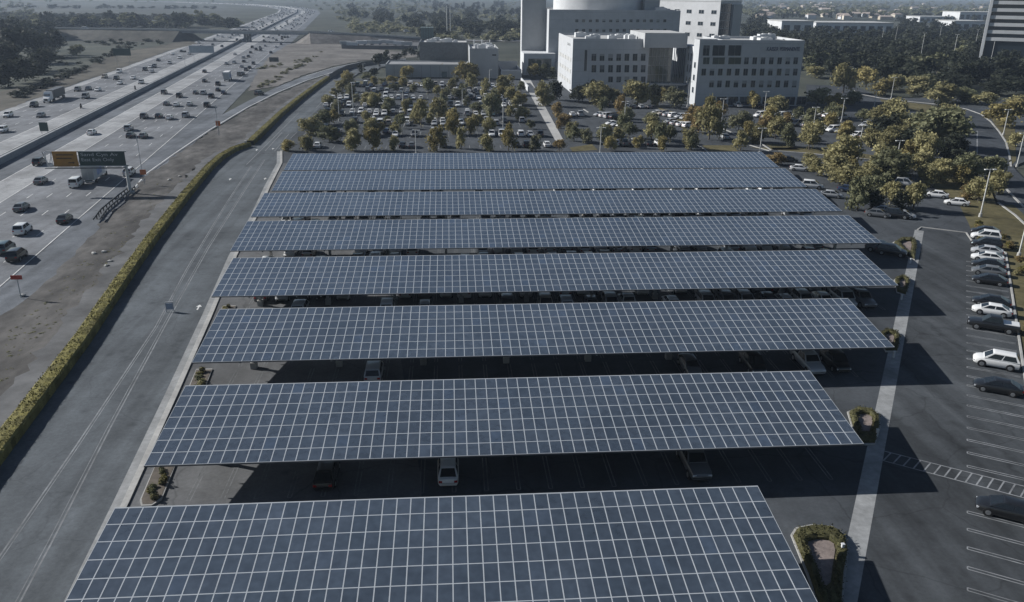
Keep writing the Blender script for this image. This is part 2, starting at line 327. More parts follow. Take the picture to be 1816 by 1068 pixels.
# ------------------------------------------------------------------ freeway
FL = [(-104 - 0.1184 * (y - 190), y) for y in (20, 120, 250, 400, 560, 705, 900, 1150, 1400)] + [(-262, 1525), (-300, 1750), (-372, 1990), (-520, 2270), (-770, 2520), (-1120, 2720)]
FLd = dens(FL, 60)
mb = MB(); ribbon(mb, FLd, -37, 38, -0.30); struct('freeway_shoulder', mb, M_fwys, 'grey asphalt freeway roadbed')
mb = MB(); ribbon(mb, FLd, 12.0, 30.5, -0.26); ribbon(mb, FLd, -32.5, -13.5, -0.26); struct('freeway_lanes', mb, M_fwy, 'grey freeway travel lanes')
mb = MB(); ribbon(mb, FLd, 4.8, 12.0, -0.25); ribbon(mb, FLd, -13.5, -6.6, -0.25); ribbon(mb, FLd, -36, -32.5, -0.25); struct('freeway_concrete', mb, M_fwyl, 'pale concrete freeway lanes beside the median')
NEAR = [p for p in FL if p[1] < 1200]
mb = MB()
for o in (15.7, 19.4, 23.1, 26.8, -17.3, -21.1, -24.9, -28.7): dashes(mb, NEAR, o, 0.16, -0.244, 3.6, 11.0)
for o in (4.9, 11.95, 30.4, -6.7, -13.4, -32.5): ribbon(mb, NEAR, o - 0.09, o + 0.09, -0.243)
struct('freeway_markings', mb, M_white, 'white painted lane lines of the freeway')
# median barrier: 56 inch concrete wall
mb = MB(); raised(mb, FLd, -2.95, -2.35, -0.3, 1.15)
raised(mb, FLd, -3.15, -2.15, -0.3, 0.1)
tag(mb.build('median_barrier', M_barrier), 'long grey concrete wall dividing the two freeway carriageways', 'barrier')
# off-ramp
RL = dens([G2(*p) for p in [(240, 330), (268, 292), (310, 252), (375, 212), (440, 178), (490, 154), (540, 134), (590, 119), (640, 109), (720, 103)]], 15)
RR = dens([G2(*p) for p in [(236, 340), (264, 306), (310, 273), (375, 229), (440, 190), (492, 164), (545, 142), (597, 126), (645, 116), (720, 109)]], 15)
mb = MB(); mb.face([(*p, -0.235) for p in RR] + [(*p, -0.235) for p in RL[::-1]]); struct('off_ramp_road', mb, M_fwys, 'grey off ramp curving away from the freeway')
mb = MB(); ribbon(mb, RR, -0.75, -0.5, -0.228); ribbon(mb, RL[14:], 0.5, 0.75, -0.228); struct('off_ramp_markings', mb, M_white, 'white edge lines of the off ramp')
# dirt between freeway, ramp and hedge
sheet('dirt_verge', pxpoly([(-90, 720), (0, 560), (80, 500), (150, 430), (222, 352), (262, 308), (310, 275), (375, 231), (440, 192), (492, 166), (545, 144), (600, 127), (640, 117), (640, 127), (600, 135), (520, 190), (437, 258), (420, 256), (340, 303), (250, 420), (150, 545), (47, 700), (-60, 840)]), -0.20, M_scrub, 'brown scrubby dirt verge beside the freeway', 1.3)
sheet('dirt_slope', pxpoly([(440, 160), (457, 126), (478, 99), (510, 79), (545, 70), (600, 72), (610, 84), (740, 92), (740, 101), (640, 107), (590, 117), (540, 132), (490, 152)]), -0.21, M_dirt, 'bare tan dirt slope between freeway and ramp', 1.3)
sheet('dirt_slope', pxpoly([(-40, 212), (-40, 170), (60, 150), (150, 118), (215, 92), (330, 72), (352, 76), (300, 89), (215, 120), (142, 144), (71, 171), (0, 196)]), -0.22, M_bank, 'brown weedy dirt bank along the far freeway side', 1.3)

# ------------------------------------------------------------------ service road, lot, aisle
KERB = [(-23.5, 20), (-25.6, 44), (-27.0, 59), (-28.9, 78), (-31.2, 99.8), (-34.2, 126), (-36.2, 150), (-38.8, 175), (-41.0, 200), (-44, 216)]
HEDGE = [(-36.2, 20), (-38.5, 48), (-41.6, 76), (-43.4, 92), (-46.3, 112), (-49.3, 134), (-53.0, 166), (-55.6, 192), (-56.3, 206), (-55.6, 216), (-53.6, 223)]
FENCE = [(-53.4, 225), (-54.5, 250), (-55.8, 280), (-56.6, 320), (-56.8, 360), (-56.6, 400), (-56, 425), (-54, 450), (-49, 470), (-42, 484), (-30, 492)]
RIGHTEDGE = KERB + [(-45.5, 240), (-46.5, 280), (-47, 320), (-47.2, 360), (-47, 400), (-46, 430), (-38, 450)]
sheet('service_road', HEDGE + FENCE + [(-30, 480), (-38, 462)] + RIGHTEDGE[::-1], -0.02, M_service, 'grey two lane service road beside the hedge')
sheet('parking_lot', KERB + [(-45.5, 240), (-46.5, 280), (-47, 320), (-47.2, 360), (-47, 400), (-44, 402), (60, 402), (60, 330), (150, 330), (215, 330), (250, 300), (170, 212), (150, 200), (120, 175), (108, 160), (27.0, 20)], -0.01, M_lot, 'dark asphalt parking lot')
sheet('painted_sunlit_pavement', KERB[:-1] + [(-28, 200), (-16, 150), (-8, 100), (-3, 60), (-3, 20)], -0.005, asphalt('lot_asphalt_painted_sun', (0.105, 0.107, 0.110), ang=0.0, wear=0.1, cracks=0.25), 'lot asphalt at the service road end, sun brightness painted in as paler tone')  # second lot tone: brightness from the sun angle painted in as paler asphalt
GUT = [(14.5, 23.6), (84.6, 136.6)]                              # concrete gutter line, aisle bearing
gx, gy = GUT[1][0] - GUT[0][0], GUT[1][1] - GUT[0][1]; gl = math.hypot(gx, gy); AX = (gx / gl, gy / gl); SX = (AX[1], -AX[0])
def A2(s, d): return (GUT[0][0] + AX[0] * s + SX[0] * d, GUT[0][1] + AX[1] * s + SX[1] * d)   # s along aisle, d across it
AISLE_L = gl
sheet('drive_aisle', [A2(-5, 0.7), A2(AISLE_L, 0.7), A2(AISLE_L + 1, 7.5), A2(AISLE_L - 6, 9.5), A2(AISLE_L - 9, 13.2), A2(-5, 13.2)], 0.0, M_aisle, 'worn asphalt drive aisle and stalls')
mb = MB(); ribbon(mb, [A2(-5, 0), A2(AISLE_L - 1, 0)], -0.75, 0.75, 0.006)
for s in np.arange(-4, AISLE_L, 3.05): pass
struct('gutter_strip', mb, M_gutter, 'pale concrete gutter strip along the drive aisle')
mb = MB(); raised(mb, KERB, -0.55, 0.0, -0.02, 0.12); struct('kerb', mb, M_kerb, 'pale concrete kerb between service road and carports')
mb = MB(); ribbon(mb, KERB, -1.35, -0.56, -0.008); struct('kerb_gutter', mb, M_gutter, 'concrete gutter at the kerb foot')
# service road lines
SR1 = [G2(*p) for p in [(-40, 1040), (0, 985), (135, 790), (275, 580), (330, 478), (400, 362), (445, 294)]]
SR2 = [G2(*p) for p in [(10, 1110), (35, 1068), (90, 965), (195, 760), (300, 565), (370, 440), (430, 345), (470, 283)]]
mb = MB()
for S_ in (SR1, SR2): ribbon(mb, dens(S_, 8), -0.07, 0.07, -0.012)
ribbon(mb, dens(SR1, 8), 0.22, 0.3, -0.012); ribbon(mb, dens(SR2, 8), -0.34, -0.26, -0.012)
for a, b in [((470, 268), (500, 235)), ((487, 268), (512, 238)), ((437, 292), (530, 200)), ((560, 192), (600, 150))]:
    ribbon(mb, [G2(*a), G2(*b)], -0.09, 0.09, -0.012)
struct('service_road_lines', mb, M_worn2, 'faded lane lines on the service road')
mb = MB()
def arrow(x, y, rz, s=1.0):
    c, n = math.cos(rz), math.sin(rz)
    for poly in ([(-0.9, -.1), (0.2, -.1), (0.2, .1), (-0.9, .1)], [(0.2, -.38), (1.0, 0), (0.2, .38)]):
        mb.face([(x + (a * c - b * n) * s, y + (a * n + b * c) * s, -0.010) for a, b in poly])
for p in [(352, 545), (408, 318), (470, 317), (455, 266), (484, 264)]:
    g = G2(*p); arrow(g[0], g[1], 1.66, 1.0)
struct('lane_arrows', mb, M_white, 'white painted lane arrows on the service road')
# right-hand stalls
mb = MB()
ss = []
s0 = 24.0
for k in range(-3, 36):
    s = s0 + 2.62 * k
    if 41.3 < s < 46.8: continue
    if s > AISLE_L - 10: break
    ss.append(s)
    for e in (-0.17, 0.17): ribbon(mb, [A2(s + e, 7.6), A2(s + e, 12.9)], -0.05, 0.05, 0.008)
    ribbon(mb, [A2(s - .17, 7.6), A2(s + .17, 7.6)], -0.05, 0.05, 0.010)
struct('stall_lines', mb, M_faded, 'double white stall lines beside the drive aisle')
mb = MB()
c0 = G2(1563, 799); c1 = G2(1830, 866); d0 = G2(1558, 815); d1 = G2(1830, 887)
ribbon(mb, [c0, c1], -0.06, 0.06, 0.012); ribbon(mb, [d0, d1], -0.06, 0.06, 0.012)
for k in range(1, 15):
    t = k / 14.5; a = (c0[0] + (c1[0] - c0[0]) * t, c0[1] + (c1[1] - c0[1]) * t); t2 = t - 0.035; b = (d0[0] + (d1[0] - d0[0]) * t2, d0[1] + (d1[1] - d0[1]) * t2)
    ribbon(mb, [a, b], -0.065, 0.065, 0.014)
struct('crosswalk_marking', mb, M_faded, 'white ladder crosswalk painted across the drive aisle')
mb = MB(); raised(mb, [A2(-5, 13.2), A2(AISLE_L - 9, 13.2), A2(AISLE_L - 6.8, 11.8), A2(AISLE_L - 6.0, 8.6), A2(AISLE_L + 1.4, 7.4)], 0, 0.25, 0.0, 0.14)
struct('kerb_line', mb, M_kerb, 'pale kerb behind the stalls')
mb = MB(); raised(mb, [A2(AISLE_L - 1, -0.3), A2(AISLE_L + 1.4, 0.2), A2(AISLE_L + 1.4, 7.4)], -0.15, 0.15, 0.004, 0.13); struct('kerb_end', mb, M_kerb, 'pale kerb closing the end of the drive aisle')
sheet('planting_bed', [A2(-5, 13.4), A2(AISLE_L - 9, 13.4), A2(AISLE_L - 5.5, 9.0), A2(AISLE_L + 8, 8.0), A2(AISLE_L + 22, 6.5), A2(AISLE_L + 30, 16), A2(AISLE_L + 8, 20), A2(AISLE_L - 10, 21), A2(40, 26), A2(-5, 26)], 0.02, M_grass, 'planting bed of dry grass beside the stalls')
# side street to the right with kerbs
sheet('side_street', pxpoly([(1690, 186), (1745, 195), (1775, 240), (1800, 300), (1830, 330), (1900, 300), (1900, 520), (1815, 420), (1790, 380), (1765, 350), (1775, 318), (1760, 305), (1690, 305)]), -0.005, M_road, 'dark asphalt side street')
sheet('side_street', pxpoly([(1430, 150), (1480, 152), (1515, 152), (1560, 172), (1640, 184), (1720, 186), (1690, 200), (1560, 190), (1430, 168)]), -0.004, M_road, 'dark asphalt street bending behind the lot')
for pts, lab in (([(1512, 160), (1530, 168), (1560, 174), (1600, 179), (1650, 184), (1690, 189), (1715, 194), (1740, 203), (1757, 216), (1772, 234), (1784, 252), (1790, 275), (1793, 296)], 'pale kerb curving round the street corner'),
                 ([(1785, 336), (1800, 352), (1816, 368)], 'pale kerb of the side street verge'), ([(1770, 360), (1800, 382), (1830, 410)], 'pale kerb on the near verge of the side street'),
                 ([(1230, 256), (1245, 262), (1255, 270)], 'pale kerb round a lawn behind the carports'), ([(1330, 258), (1365, 268)], 'pale kerb piece beside a lamp post'), ([(1350, 255), (1368, 267)], 'pale kerb edge of the lawn'),
                 ([(1280, 228), (1295, 234), (1305, 240)], 'pale kerb tip in the lot'), ([(1380, 268), (1430, 272), (1500, 279), (1560, 285)], 'pale straight kerb of the lot entry road'), ([(1035, 194), (1044, 200)], 'pale kerb tip by the building')):
    mb = MB(); raised(mb, dens([G2(*p) for p in pts], 6), -0.22, 0.22, -0.02, 0.13); struct('kerb_line', mb, M_kerb, lab)
mb = MB()
for a, b in [((1733, 232), (1733, 300)), ((1716, 234), (1748, 234)), ((1730, 300), (1805, 300))]: ribbon(mb, [G2(*a), G2(*b)], -0.15, 0.15, 0.004)
struct('street_markings', mb, M_faded, 'faded white lines on the side street')
for pts, lab in (([(1560, 176), (1650, 186), (1715, 196), (1700, 204), (1640, 200), (1570, 190)], 'lawn verge along the bending street'), ([(1785, 205), (1800, 230), (1802, 285), (1795, 292), (1786, 256), (1765, 222), (1755, 208)], 'narrow lawn median in the side street'),
                 ([(1330, 262), (1420, 270), (1560, 286), (1600, 300), (1590, 282), (1500, 268), (1430, 262)], 'strip of dry lawn along the lot entry'), ([(1010, 262), (1050, 256), (1060, 266), (1015, 269)], 'small green lawn behind the carports'),
                 ([(1245, 258), (1300, 258), (1310, 268), (1258, 269)], 'green lawn patch behind the carports'), ([(1355, 254), (1400, 258), (1420, 266), (1372, 266)], 'lawn patch beside the entry road'),
                 ([(1640, 312), (1745, 318), (1760, 345), (1770, 372), (1760, 392), (1710, 372), (1650, 328)], 'dry lawn slope at the end of the drive aisle'),
                 ([(1165, 190), (1200, 200), (1220, 225), (1210, 228), (1190, 212)], 'grass strip between parked rows'), ([(590, 143), (760, 146), (760, 150), (600, 149)], 'pale planted strip before the low building')):
    sheet('lawn', pxpoly(pts), 0.03, M_grass, lab)
# walkway
sheet('walkway', [G2(985, 250), G2(1000, 250), G2(940, 140), G2(925, 140)], 0.012, M_conc, 'pale concrete walkway through the lot')
mbw = MB(); mbw.box(32.6, 33.1, 350, 385, 0, 2.2); tag(mbw.build('planter_wall', M_wallw), 'low white plaster wall at the walkway end', 'wall')

# ------------------------------------------------------------------ hedge and fences
def leaf_cloud(n, pos_fn, size, mb_verts, flat=0.3):
    P = pos_fn(n); N = RNG.normal(size=(n, 3)); N /= np.linalg.norm(N, axis=1)[:, None]
    A = np.cross(N, RNG.normal(size=(n, 3))); A /= np.linalg.norm(A, axis=1)[:, None]; B = np.cross(N, A)
    s = size * RNG.uniform(0.6, 1.3, size=(n, 1))
    mb_verts.append(np.stack([P - A * s - B * s * .7, P + A * s - B * s * .7, P + A * s * .8 + B * s * .7, P - A * s * .8 + B * s * .7], 1).reshape(-1, 3))
def quads_mesh(name, verts, m, extra=None):
    V = np.concatenate(verts); nq = len(V) // 4; me = bpy.data.meshes.new(name)
    ev = np.zeros((0, 3)); et = np.zeros((0, 3), int)
    if extra is not None: ev, et = extra
    nv = len(V) + len(ev)
    me.vertices.add(nv); me.vertices.foreach_set('co', np.concatenate([V, ev]).astype(np.float32).ravel())
    loops = np.concatenate([np.arange(nq * 4), (et + len(V)).ravel()]).astype(np.int32)
    me.loops.add(len(loops)); me.loops.foreach_set('vertex_index', loops)
    ls = np.concatenate([np.arange(nq) * 4, nq * 4 + np.arange(len(et)) * 3]).astype(np.int32)
    me.polygons.add(len(ls)); me.polygons.foreach_set('loop_start', ls)
    me.update(calc_edges=True); me.validate(); me.materials.append(m); return me
# clipped hedge: solid core plus leaf faces on its skin
def hedge_run(path, width, hgt, nleaf, label):
    HP = dens(path, 0.9); mbh = MB(); A_ = offset_line(HP, -width); B_ = offset_line(HP, 0.0)
    jz = [RNG.normal(0, 0.025) for _ in HP]; jx = [RNG.normal(0, 0.03) for _ in HP]
    def pr(k):
        a, b = A_[k], B_[k]; z = hgt + jz[k]; e = jx[k]
        f = lambda t: (a[0] + (b[0] - a[0]) * t, a[1] + (b[1] - a[1]) * t)
        return [(*f(0), -0.25), (*f(-.03 + e * .4), z * .8), (*f(.10), z), (*f(.5), z + .05), (*f(.9), z), (*f(1.0 + e * .4), z * .85), (*f(1.0), -0.25)]
    for i in range(len(HP) - 1):
        p, q = pr(i), pr(i + 1)
        for j in range(6): mbh.face([p[j], p[j + 1], q[j + 1], q[j]])
    hd = thing('boundary_hedge', label, 'hedge'); mbh.build('hedge_body', LEAF['hedge'], hd)
    def hpos(n):
        out = np.zeros((n, 3)); idx = RNG.integers(0, len(HP) - 1, n); u = RNG.random(n); tt = RNG.uniform(-.05, 1.04, n)
        for i in range(n):
            k = idx[i]; a = np.array(A_[k]) * (1 - u[i]) + np.array(A_[k + 1]) * u[i]; b = np.array(B_[k]) * (1 - u[i]) + np.array(B_[k + 1]) * u[i]
            p = a + (b - a) * tt[i]; edge = 1 if 0.08 < tt[i] < 0.92 else RNG.uniform(.2, 1)
            out[i] = (p[0], p[1], (hgt + .03 + RNG.normal(0, .035)) * edge)
        return out
    vs = []; leaf_cloud(nleaf, hpos, 0.06, vs); lo = link('hedge_leaves', quads_mesh('hedge_leaves', vs, LEAF['hedge']), hd); lo['kind'] = 'stuff'
hedge_run(offset_line(HEDGE, .1), 1.85, 1.0, 24000, 'clipped yellow green hedge running between dusty verge and service road')
hedge_run(offset_line(FENCE[:6], .2), 2.0, 1.2, 9000, 'clipped hedge continuing past the pale gate post towards the clinic')
mb = MB(); RP = dens(HEDGE + FENCE[:7], 1.5); LA = offset_line(RP, -5.0); LB = offset_line(RP, .3)
LA = [(a + random.gauss(0, .38), b) for a, b in LA]
for i in range(len(RP) - 1): mb.face([(*LA[i], -.14), (*LB[i], -.14), (*LB[i + 1], -.14), (*LA[i + 1], -.14)])
struct('dust_strip', mb, M_dustpath, 'pale dusty strip along the hedge')
# screened fence beyond the hedge
fe = thing('screened_fence', 'dark screened fence along the bend of the service road', 'fence')
mb = MB(); raised(mb, FENCE[5:], -0.06, 0.06, -0.05, 2.1); mb.build('fence_screen', M_dsteel, fe)
for k in range(0, int(plen(FENCE[5:])), 4):
    (p, a) = at_s(FENCE[5:], k); mb = MB(); mb.cyl((p[0] + .1, p[1], -0.05), (p[0] + .1, p[1], 2.25), 0.05, 0.05, 6); mb.build('fence_post', M_dsteel, fe)
g = G(437, 262); b = thing('gate_post', 'pale concrete post where hedge and screened fence meet', 'post', (g[0] - .4, g[1] + 1.2, -.05))
mb = MB(); mb.box(-.25, .25, -.25, .25, 0, 1.5); mb.box(-.32, .32, -.32, .32, 1.5, 1.62); mb.build('post_shaft', M_conc, b)

# ------------------------------------------------------------------ solar carport canopies
TILT = math.radians(6.3625); PX, PD = 1.0055, 1.6714; H0 = 3.5; DEPTH = 7 * PD
ROWS = [(-24.49, 47, 50.95), (-25.24, 60, 70.27), (-27.12, 75, 89.96), (-30.31, 89, 109.49), (-32.74, 99, 128.75), (-34.08, 103, 148.16), (-34.43, 105, 167.29), (-35.71, 108, 186.36)]
ORD = ['shortest of the eight', 'second shortest of the eight', 'third shortest of the eight', 'fourth shortest of the eight', 'fourth longest of the eight', 'third longest of the eight', 'second longest of the eight', 'longest of the eight']
def panel_geo(mb, x, y, z=0.0):               # one module: frame with a glass pane set 4 mm below its rim
    a, b, c, d = x + 0.004, x + PX - 0.004, y + 0.004, y + PD - 0.004; r = 0.031; t = z + 0.042
    o = [(a, c), (b, c), (b, d), (a, d)]; i = [(a + r, c + r), (b - r, c + r), (b - r, d - r), (a + r, d - r)]
    V = [(p[0], p[1], z) for p in o] + [(p[0], p[1], t) for p in o] + [(p[0], p[1], t) for p in i] + [(p[0], p[1], t - 0.004) for p in i]
    k = len(mb.v); mb.v += V
    fs = [(0, 3, 2, 1)] + [(j, (j + 1) % 4, 4 + (j + 1) % 4, 4 + j) for j in range(4)] + [(4 + j, 4 + (j + 1) % 4, 8 + (j + 1) % 4, 8 + j) for j in range(4)] + [(8 + j, 8 + (j + 1) % 4, 12 + (j + 1) % 4, 12 + j) for j in range(4)]
    for f in fs: mb.f.append(tuple(q + k for q in f)); mb.m.append(0)
    k2 = len(mb.v); mb.v += [(p[0], p[1], t - 0.004) for p in i]; mb.f.append((k2, k2 + 1, k2 + 2, k2 + 3)); mb.m.append(1)
pm = MB(); panel_geo(pm, -PX / 2, -PD / 2); PANEL = pm.mesh('solar_panel', [M_frame, M_panel])
ct, st = math.cos(TILT), math.sin(TILT)
ROT = (TILT, 0, 0)
KEEP = {0: (0, 6), 1: (0, 5), 2: (0, 4), 3: (0, 3)}
CANOPY = []
for ri, (xl, n, yt) in enumerate(ROWS):
    W = n * PX; yf = yt - DEPTH * ct
    c = thing('solar_canopy', 'tilted carport roof of blue solar panels, %d modules long, %s' % (n, ORD[ri]), 'solar canopy', (xl, yf, 0), 0, 'solar carport canopies in rows')
    CANOPY.append((c, xl, n, yf, W))
    lo_, hi_ = KEEP.get(ri, (0, 0))
    if ri == 0: lo_, hi_ = 1, 7
    rest = MB(); cnt = 0
    for j in range(7):
        for i in range(n):
            if lo_ <= j < hi_ and cnt < 300:
                yy = (j + .5) * PD; p = link('solar_panel', PANEL, c, ((i + .5) * PX, yy * ct, H0 + yy * st)); p.rotation_euler = (TILT + random.gauss(0, .004), random.gauss(0, .004), 0); cnt += 1
            else: panel_geo(rest, i * PX, j * PD)
    if rest.v:
        o = rest.build('panel_array', [M_frame, M_panel], c); o.location = (0, 0, H0); o.rotation_euler = ROT; o['kind'] = 'stuff'
    # steel: purlins, edge trim, columns with raking arms, lights
    def up(y, dz=0.0): return H0 + y * math.tan(TILT) + dz
    for y in (0.35, 2.6, 4.9, 7.2, 9.4, 11.3):
        mb = MB(); mb.bar((0.05, y, up(y, -0.14)), (W - .05, y, up(y, -0.14)), 0.09, 0.2); mb.build('purlin', M_steel, c)
    mb = MB(); mb.bar((0, -0.04, H0 - 0.03), (W, -0.04, H0 - 0.03), 0.05, 0.12); mb.build('front_trim', M_dsteel, c)
    mb = MB(); mb.bar((0, DEPTH * ct + .04, H0 + DEPTH * st - 0.03), (W, DEPTH * ct + .04, H0 + DEPTH * st - 0.03), 0.06, 0.16); mb.build('rear_trim', M_frame, c)
    k = max(2, round(W / 9.05)); xs = [W * (i + .5) / k for i in range(k)]
    cm = MB(); cm.box(-.19, .19, -.19, .19, 0, up(5.8, -.6)); cm.box(-.34, .34, -.34, .34, 0, .75)
    rm = MB(); rm.bar((0, .5, up(.5, -.37)), (0, 11.1, up(11.1, -.37)), .16, .26)
    am = MB(); am.bar((0, 5.8, 2.3), (0, 2.7, up(2.7, -.5)), .14, .18); am.bar((0, 5.8, 2.3), (0, 8.9, up(8.9, -.5)), .14, .18)
    cm_, rm_, am_ = cm.mesh('column', M_conc), rm.mesh('rafter', M_steel), am.mesh('brace', M_steel)
    lm = MB(); lm.box(-.55, .55, -.12, .12, -.1, .02); lm_ = lm.mesh('light_fixture', M_lamp)
    for i, x in enumerate(xs):
        link('column', cm_, c, (x, 5.8, 0)); link('rafter', rm_, c, (x, 0, 0)); link('brace', am_, c, (x, 0, 0))
        link('light_fixture', lm_, c, (x + 2.1, 1.3, up(1.3, -.36)))
    # stall lines on the asphalt below
    mb = MB(); x = xl + 3.0
    while x < xl + W - 1:
        for y0, y1 in ((yf + 0.1, yf + 5.3), (yf + 6.3, yf + 11.6)):
            for e in (-.16, .16): ribbon(mb, [(x + e, y0), (x + e, y1)], -.05, .05, 0.0)
        ribbon(mb, [(x - .16, yf + .05), (x + .16, yf + .05)], -.05, .05, 0.002)
        x += 2.75
    struct('stall_lines', mb, M_shadeline, 'double white stall lines under the canopy that is %s' % ORD[ri].split(',')[0])

# ------------------------------------------------------------------ plants
def blob(seed, sub=1):
    import bmesh
    bm = bmesh.new(); bmesh.ops.create_icosphere(bm, subdivisions=sub, radius=1.0)
    r = random.Random(seed)
    for v in bm.verts: v.co *= r.uniform(.82, 1.12)
    V = np.array([v.co[:] for v in bm.verts]); T_ = np.array([[l.index for l in f.verts] for f in bm.faces]); bm.free(); return V, T_
BL = [blob(i) for i in range(4)]
def crown_geo(seed, nleaf, size, nlobe=9, shape='round'):
    """unit crown: about 1 wide, z 0..1, uneven lobes with leaf faces in and around them"""
    r = np.random.default_rng(seed); lob = []
    for i in range(nlobe):
        z = r.uniform(.14, .84); rad = (.46 - .5 * abs(z - .42)) if shape == 'round' else .42 * (1 - z) + .06
        a = r.uniform(0, 2 * math.pi); d = rad * math.sqrt(r.uniform(.05, 1)) * .8
        s = r.uniform(.13, .24) * (1.15 if z < .6 else .85)
        lob.append((np.array([math.cos(a) * d, math.sin(a) * d, z]), np.array([s, s, s * r.uniform(.7, 1.05)])))
    lob.append((np.array([0, 0, .46]), np.array([.27, .27, .40])))
    ev, et, k = [], [], 0
    for i, (c, s) in enumerate(lob):
        V, T_ = BL[(i + seed) % 4]; ev.append(c + V * s * .66); et.append(T_ + k); k += len(V)
    P = []
    for i in range(nleaf):
        c, s = lob[r.integers(0, len(lob))]; d = r.normal(size=3); d /= np.linalg.norm(d); P.append(c + d * s * r.uniform(.7, 1.22))
    P = np.array(P); vs = []
    N = r.normal(size=(nleaf, 3)); N[:, 2] += .4; N /= np.linalg.norm(N, axis=1)[:, None]
    A = np.cross(N, r.normal(size=(nleaf, 3))); A /= np.linalg.norm(A, axis=1)[:, None]; B = np.cross(N, A)
    s = size * r.uniform(.55, 1.35, size=(nleaf, 1))
    vs.append(np.stack([P - A * s - B * s * .6, P + A * s - B * s * .6, P + A * s * .7 + B * s * .6, P - A * s * .7 + B * s * .6], 1).reshape(-1, 3))
    return vs, (np.concatenate(ev), np.concatenate(et))
CG = [crown_geo(s, 1300, .034, 11) for s in range(7)]
CGF = [crown_geo(20 + s, 300, .058, 8) for s in range(5)]
CROWN = {t: [quads_mesh('crown', g_[0], m, g_[1]) for g_ in CG] for t, m in LEAF.items()}
CROWNF = {t: [quads_mesh('crown', g_[0], m, g_[1]) for g_ in CGF] for t, m in LEAF.items()}
TR = []
for s in range(3):
    r = random.Random(s); mb = MB(); mb.cyl((0, 0, 0), (.02, 0, .45), .035, .024, 7); mb.cyl((.02, 0, .42), (.0, .02, .75), .024, .008, 6)
    for q in range(4):
        a = q * 1.57 + r.uniform(-.5, .5); mb.cyl((.015, 0, .28 + .05 * q), (.17 * math.cos(a), .17 * math.sin(a), .5 + .06 * q), .014, .005, 5)
    TR.append(mb.mesh('trunk', M_bark, 60))
def size_word(h, wd):
    return 'small' if h < 4.2 else 'broad' if wd > h * 1.15 else 'tall' if h > 8 else 'slender' if wd < h * .62 else 'mid sized'
def place_word(where, x, y):
    if where == LOTB:
        if x < -39: return 'on the service road side of the crowded lot'
        if y < 232: return 'in the row bordering the longest canopy'
        if x > 16: return 'near the walkway in the crowded lot'
        return 'amid parked cars in the crowded lot' if y < 300 else 'amid parked cars towards the low grey building'
    if where == RIGHT_W: return 'on the planted slope by the drive aisle end' if x > 92 and y < 175 else 'between cars near the longest canopies' if y < 185 else where
    if where == MED_W: return 'against the clinic wing walls' if y > 300 else 'beside the walkway to the hospital' if x < 46 else 'on the strip bordering the longest canopy' if y < 222 else where
    if where == WOOD_W: return ('on the street edge of' if y < 400 else 'deep inside' if y < 500 else 'on the far edge of') + ' the wood ' + ('near the office tower' if x > 290 else 'behind the bending street' if x > 210 else 'behind the lettered wing')
    return where
MED_W = 'in the lot before the medical building'; RIGHT_W = 'in the planted lot by the entry road'; WOOD_W = 'in the dark wood beside the medical campus'
def tree(px, pyb, pyt, wpx, tint, where, far=False, name='tree', xyz=None, hw=None):
    if xyz is None:
        x, y, _ = G(px, pyb); h = max(2.0, ztop(px, pyb, pyt)); wd = wpx / F * math.hypot(x, y) * 1.0
    else: x, y, h, wd = xyz
    wd = max(wd, h * .5); rz = random.random() * 6.28
    pw = place_word(where, x, y); sw = size_word(h, wd)
    lab = '%s %s leaved tree %s' % (sw, tint, pw)
    t = thing(name, lab, 'tree', (x, y, -0.03), rz, '%s %s trees %s' % (sw, tint, pw))
    cm = (CROWNF if far else CROWN)[tint]
    base = .03 * h; wd *= 1.24
    link('crown', random.choice(cm), t, (0, 0, base), None, (wd, wd * random.uniform(.85, 1.1), (h - base) * 1.06))
    link('trunk', random.choice(TR), t, None, None, (min(wd, h) * .8,) * 2 + (h * .9,))
    return t
STRIPY = [221, 241, 262, 283, 305, 327, 349, 371]
LOTB = 'in the crowded lot behind the carports'
LOT_TREES = [(511,268,246,22,'yellow'),(545,268,238,32,'olive'),(550,240,208,38,'olive'),(585,252,222,35,'green'),(626,267,226,27,'olive'),(662,267,222,27,'yellow'),(699,267,238,18,'olive'),(572,223,194,32,'green'),(584,186,168,24,'olive'),(597,172,156,20,'olive'),(608,163,138,22,'olive'),(618,150,124,22,'yellow'),(662,190,162,24,'olive'),(692,190,172,20,'green'),(723,190,173,20,'grey green'),(710,228,200,20,'green'),(747,226,172,24,'olive'),(734,163,148,18,'grey green'),(699,160,148,22,'green'),(650,141,128,22,'green'),(678,150,138,16,'grey green'),
 (759,168,137,24,'green'),(775,172,150,18,'olive'),(777,210,172,28,'olive'),(775,268,222,28,'yellow'),(812,177,155,20,'grey green'),(818,264,224,17,'olive'),(836,160,128,19,'olive'),(845,201,180,22,'green'),(846,232,200,24,'olive'),(860,170,137,18,'olive'),(870,213,155,23,'grey green'),(896,168,132,34,'olive'),(906,185,152,22,'olive'),(917,192,165,18,'olive'),(926,215,187,26,'olive'),(906,206,185,16,'olive'),(863,268,236,24,'olive'),(902,268,220,28,'yellow'),(950,268,238,24,'grey green'),(941,229,212,14,'grey green'),(630,182,166,14,'grey green'),(800,214,198,14,'green'),(688,219,205,14,'green')]
for t in LOT_TREES: tree(*t, LOTB)
for t in [(720,139,116,24,'yellow'),(751,135,121,14,'olive'),(786,136,114,14,'yellow'),(823,142,108,30,'yellow'),(838,140,110,22,'olive'),(696,147,133,18,'yellow'),(715,148,136,14,'olive'),(945,138,112,20,'yellow'),(962,138,114,22,'green'),(978,138,118,18,'green')]: tree(*t, 'before the clinic walls')
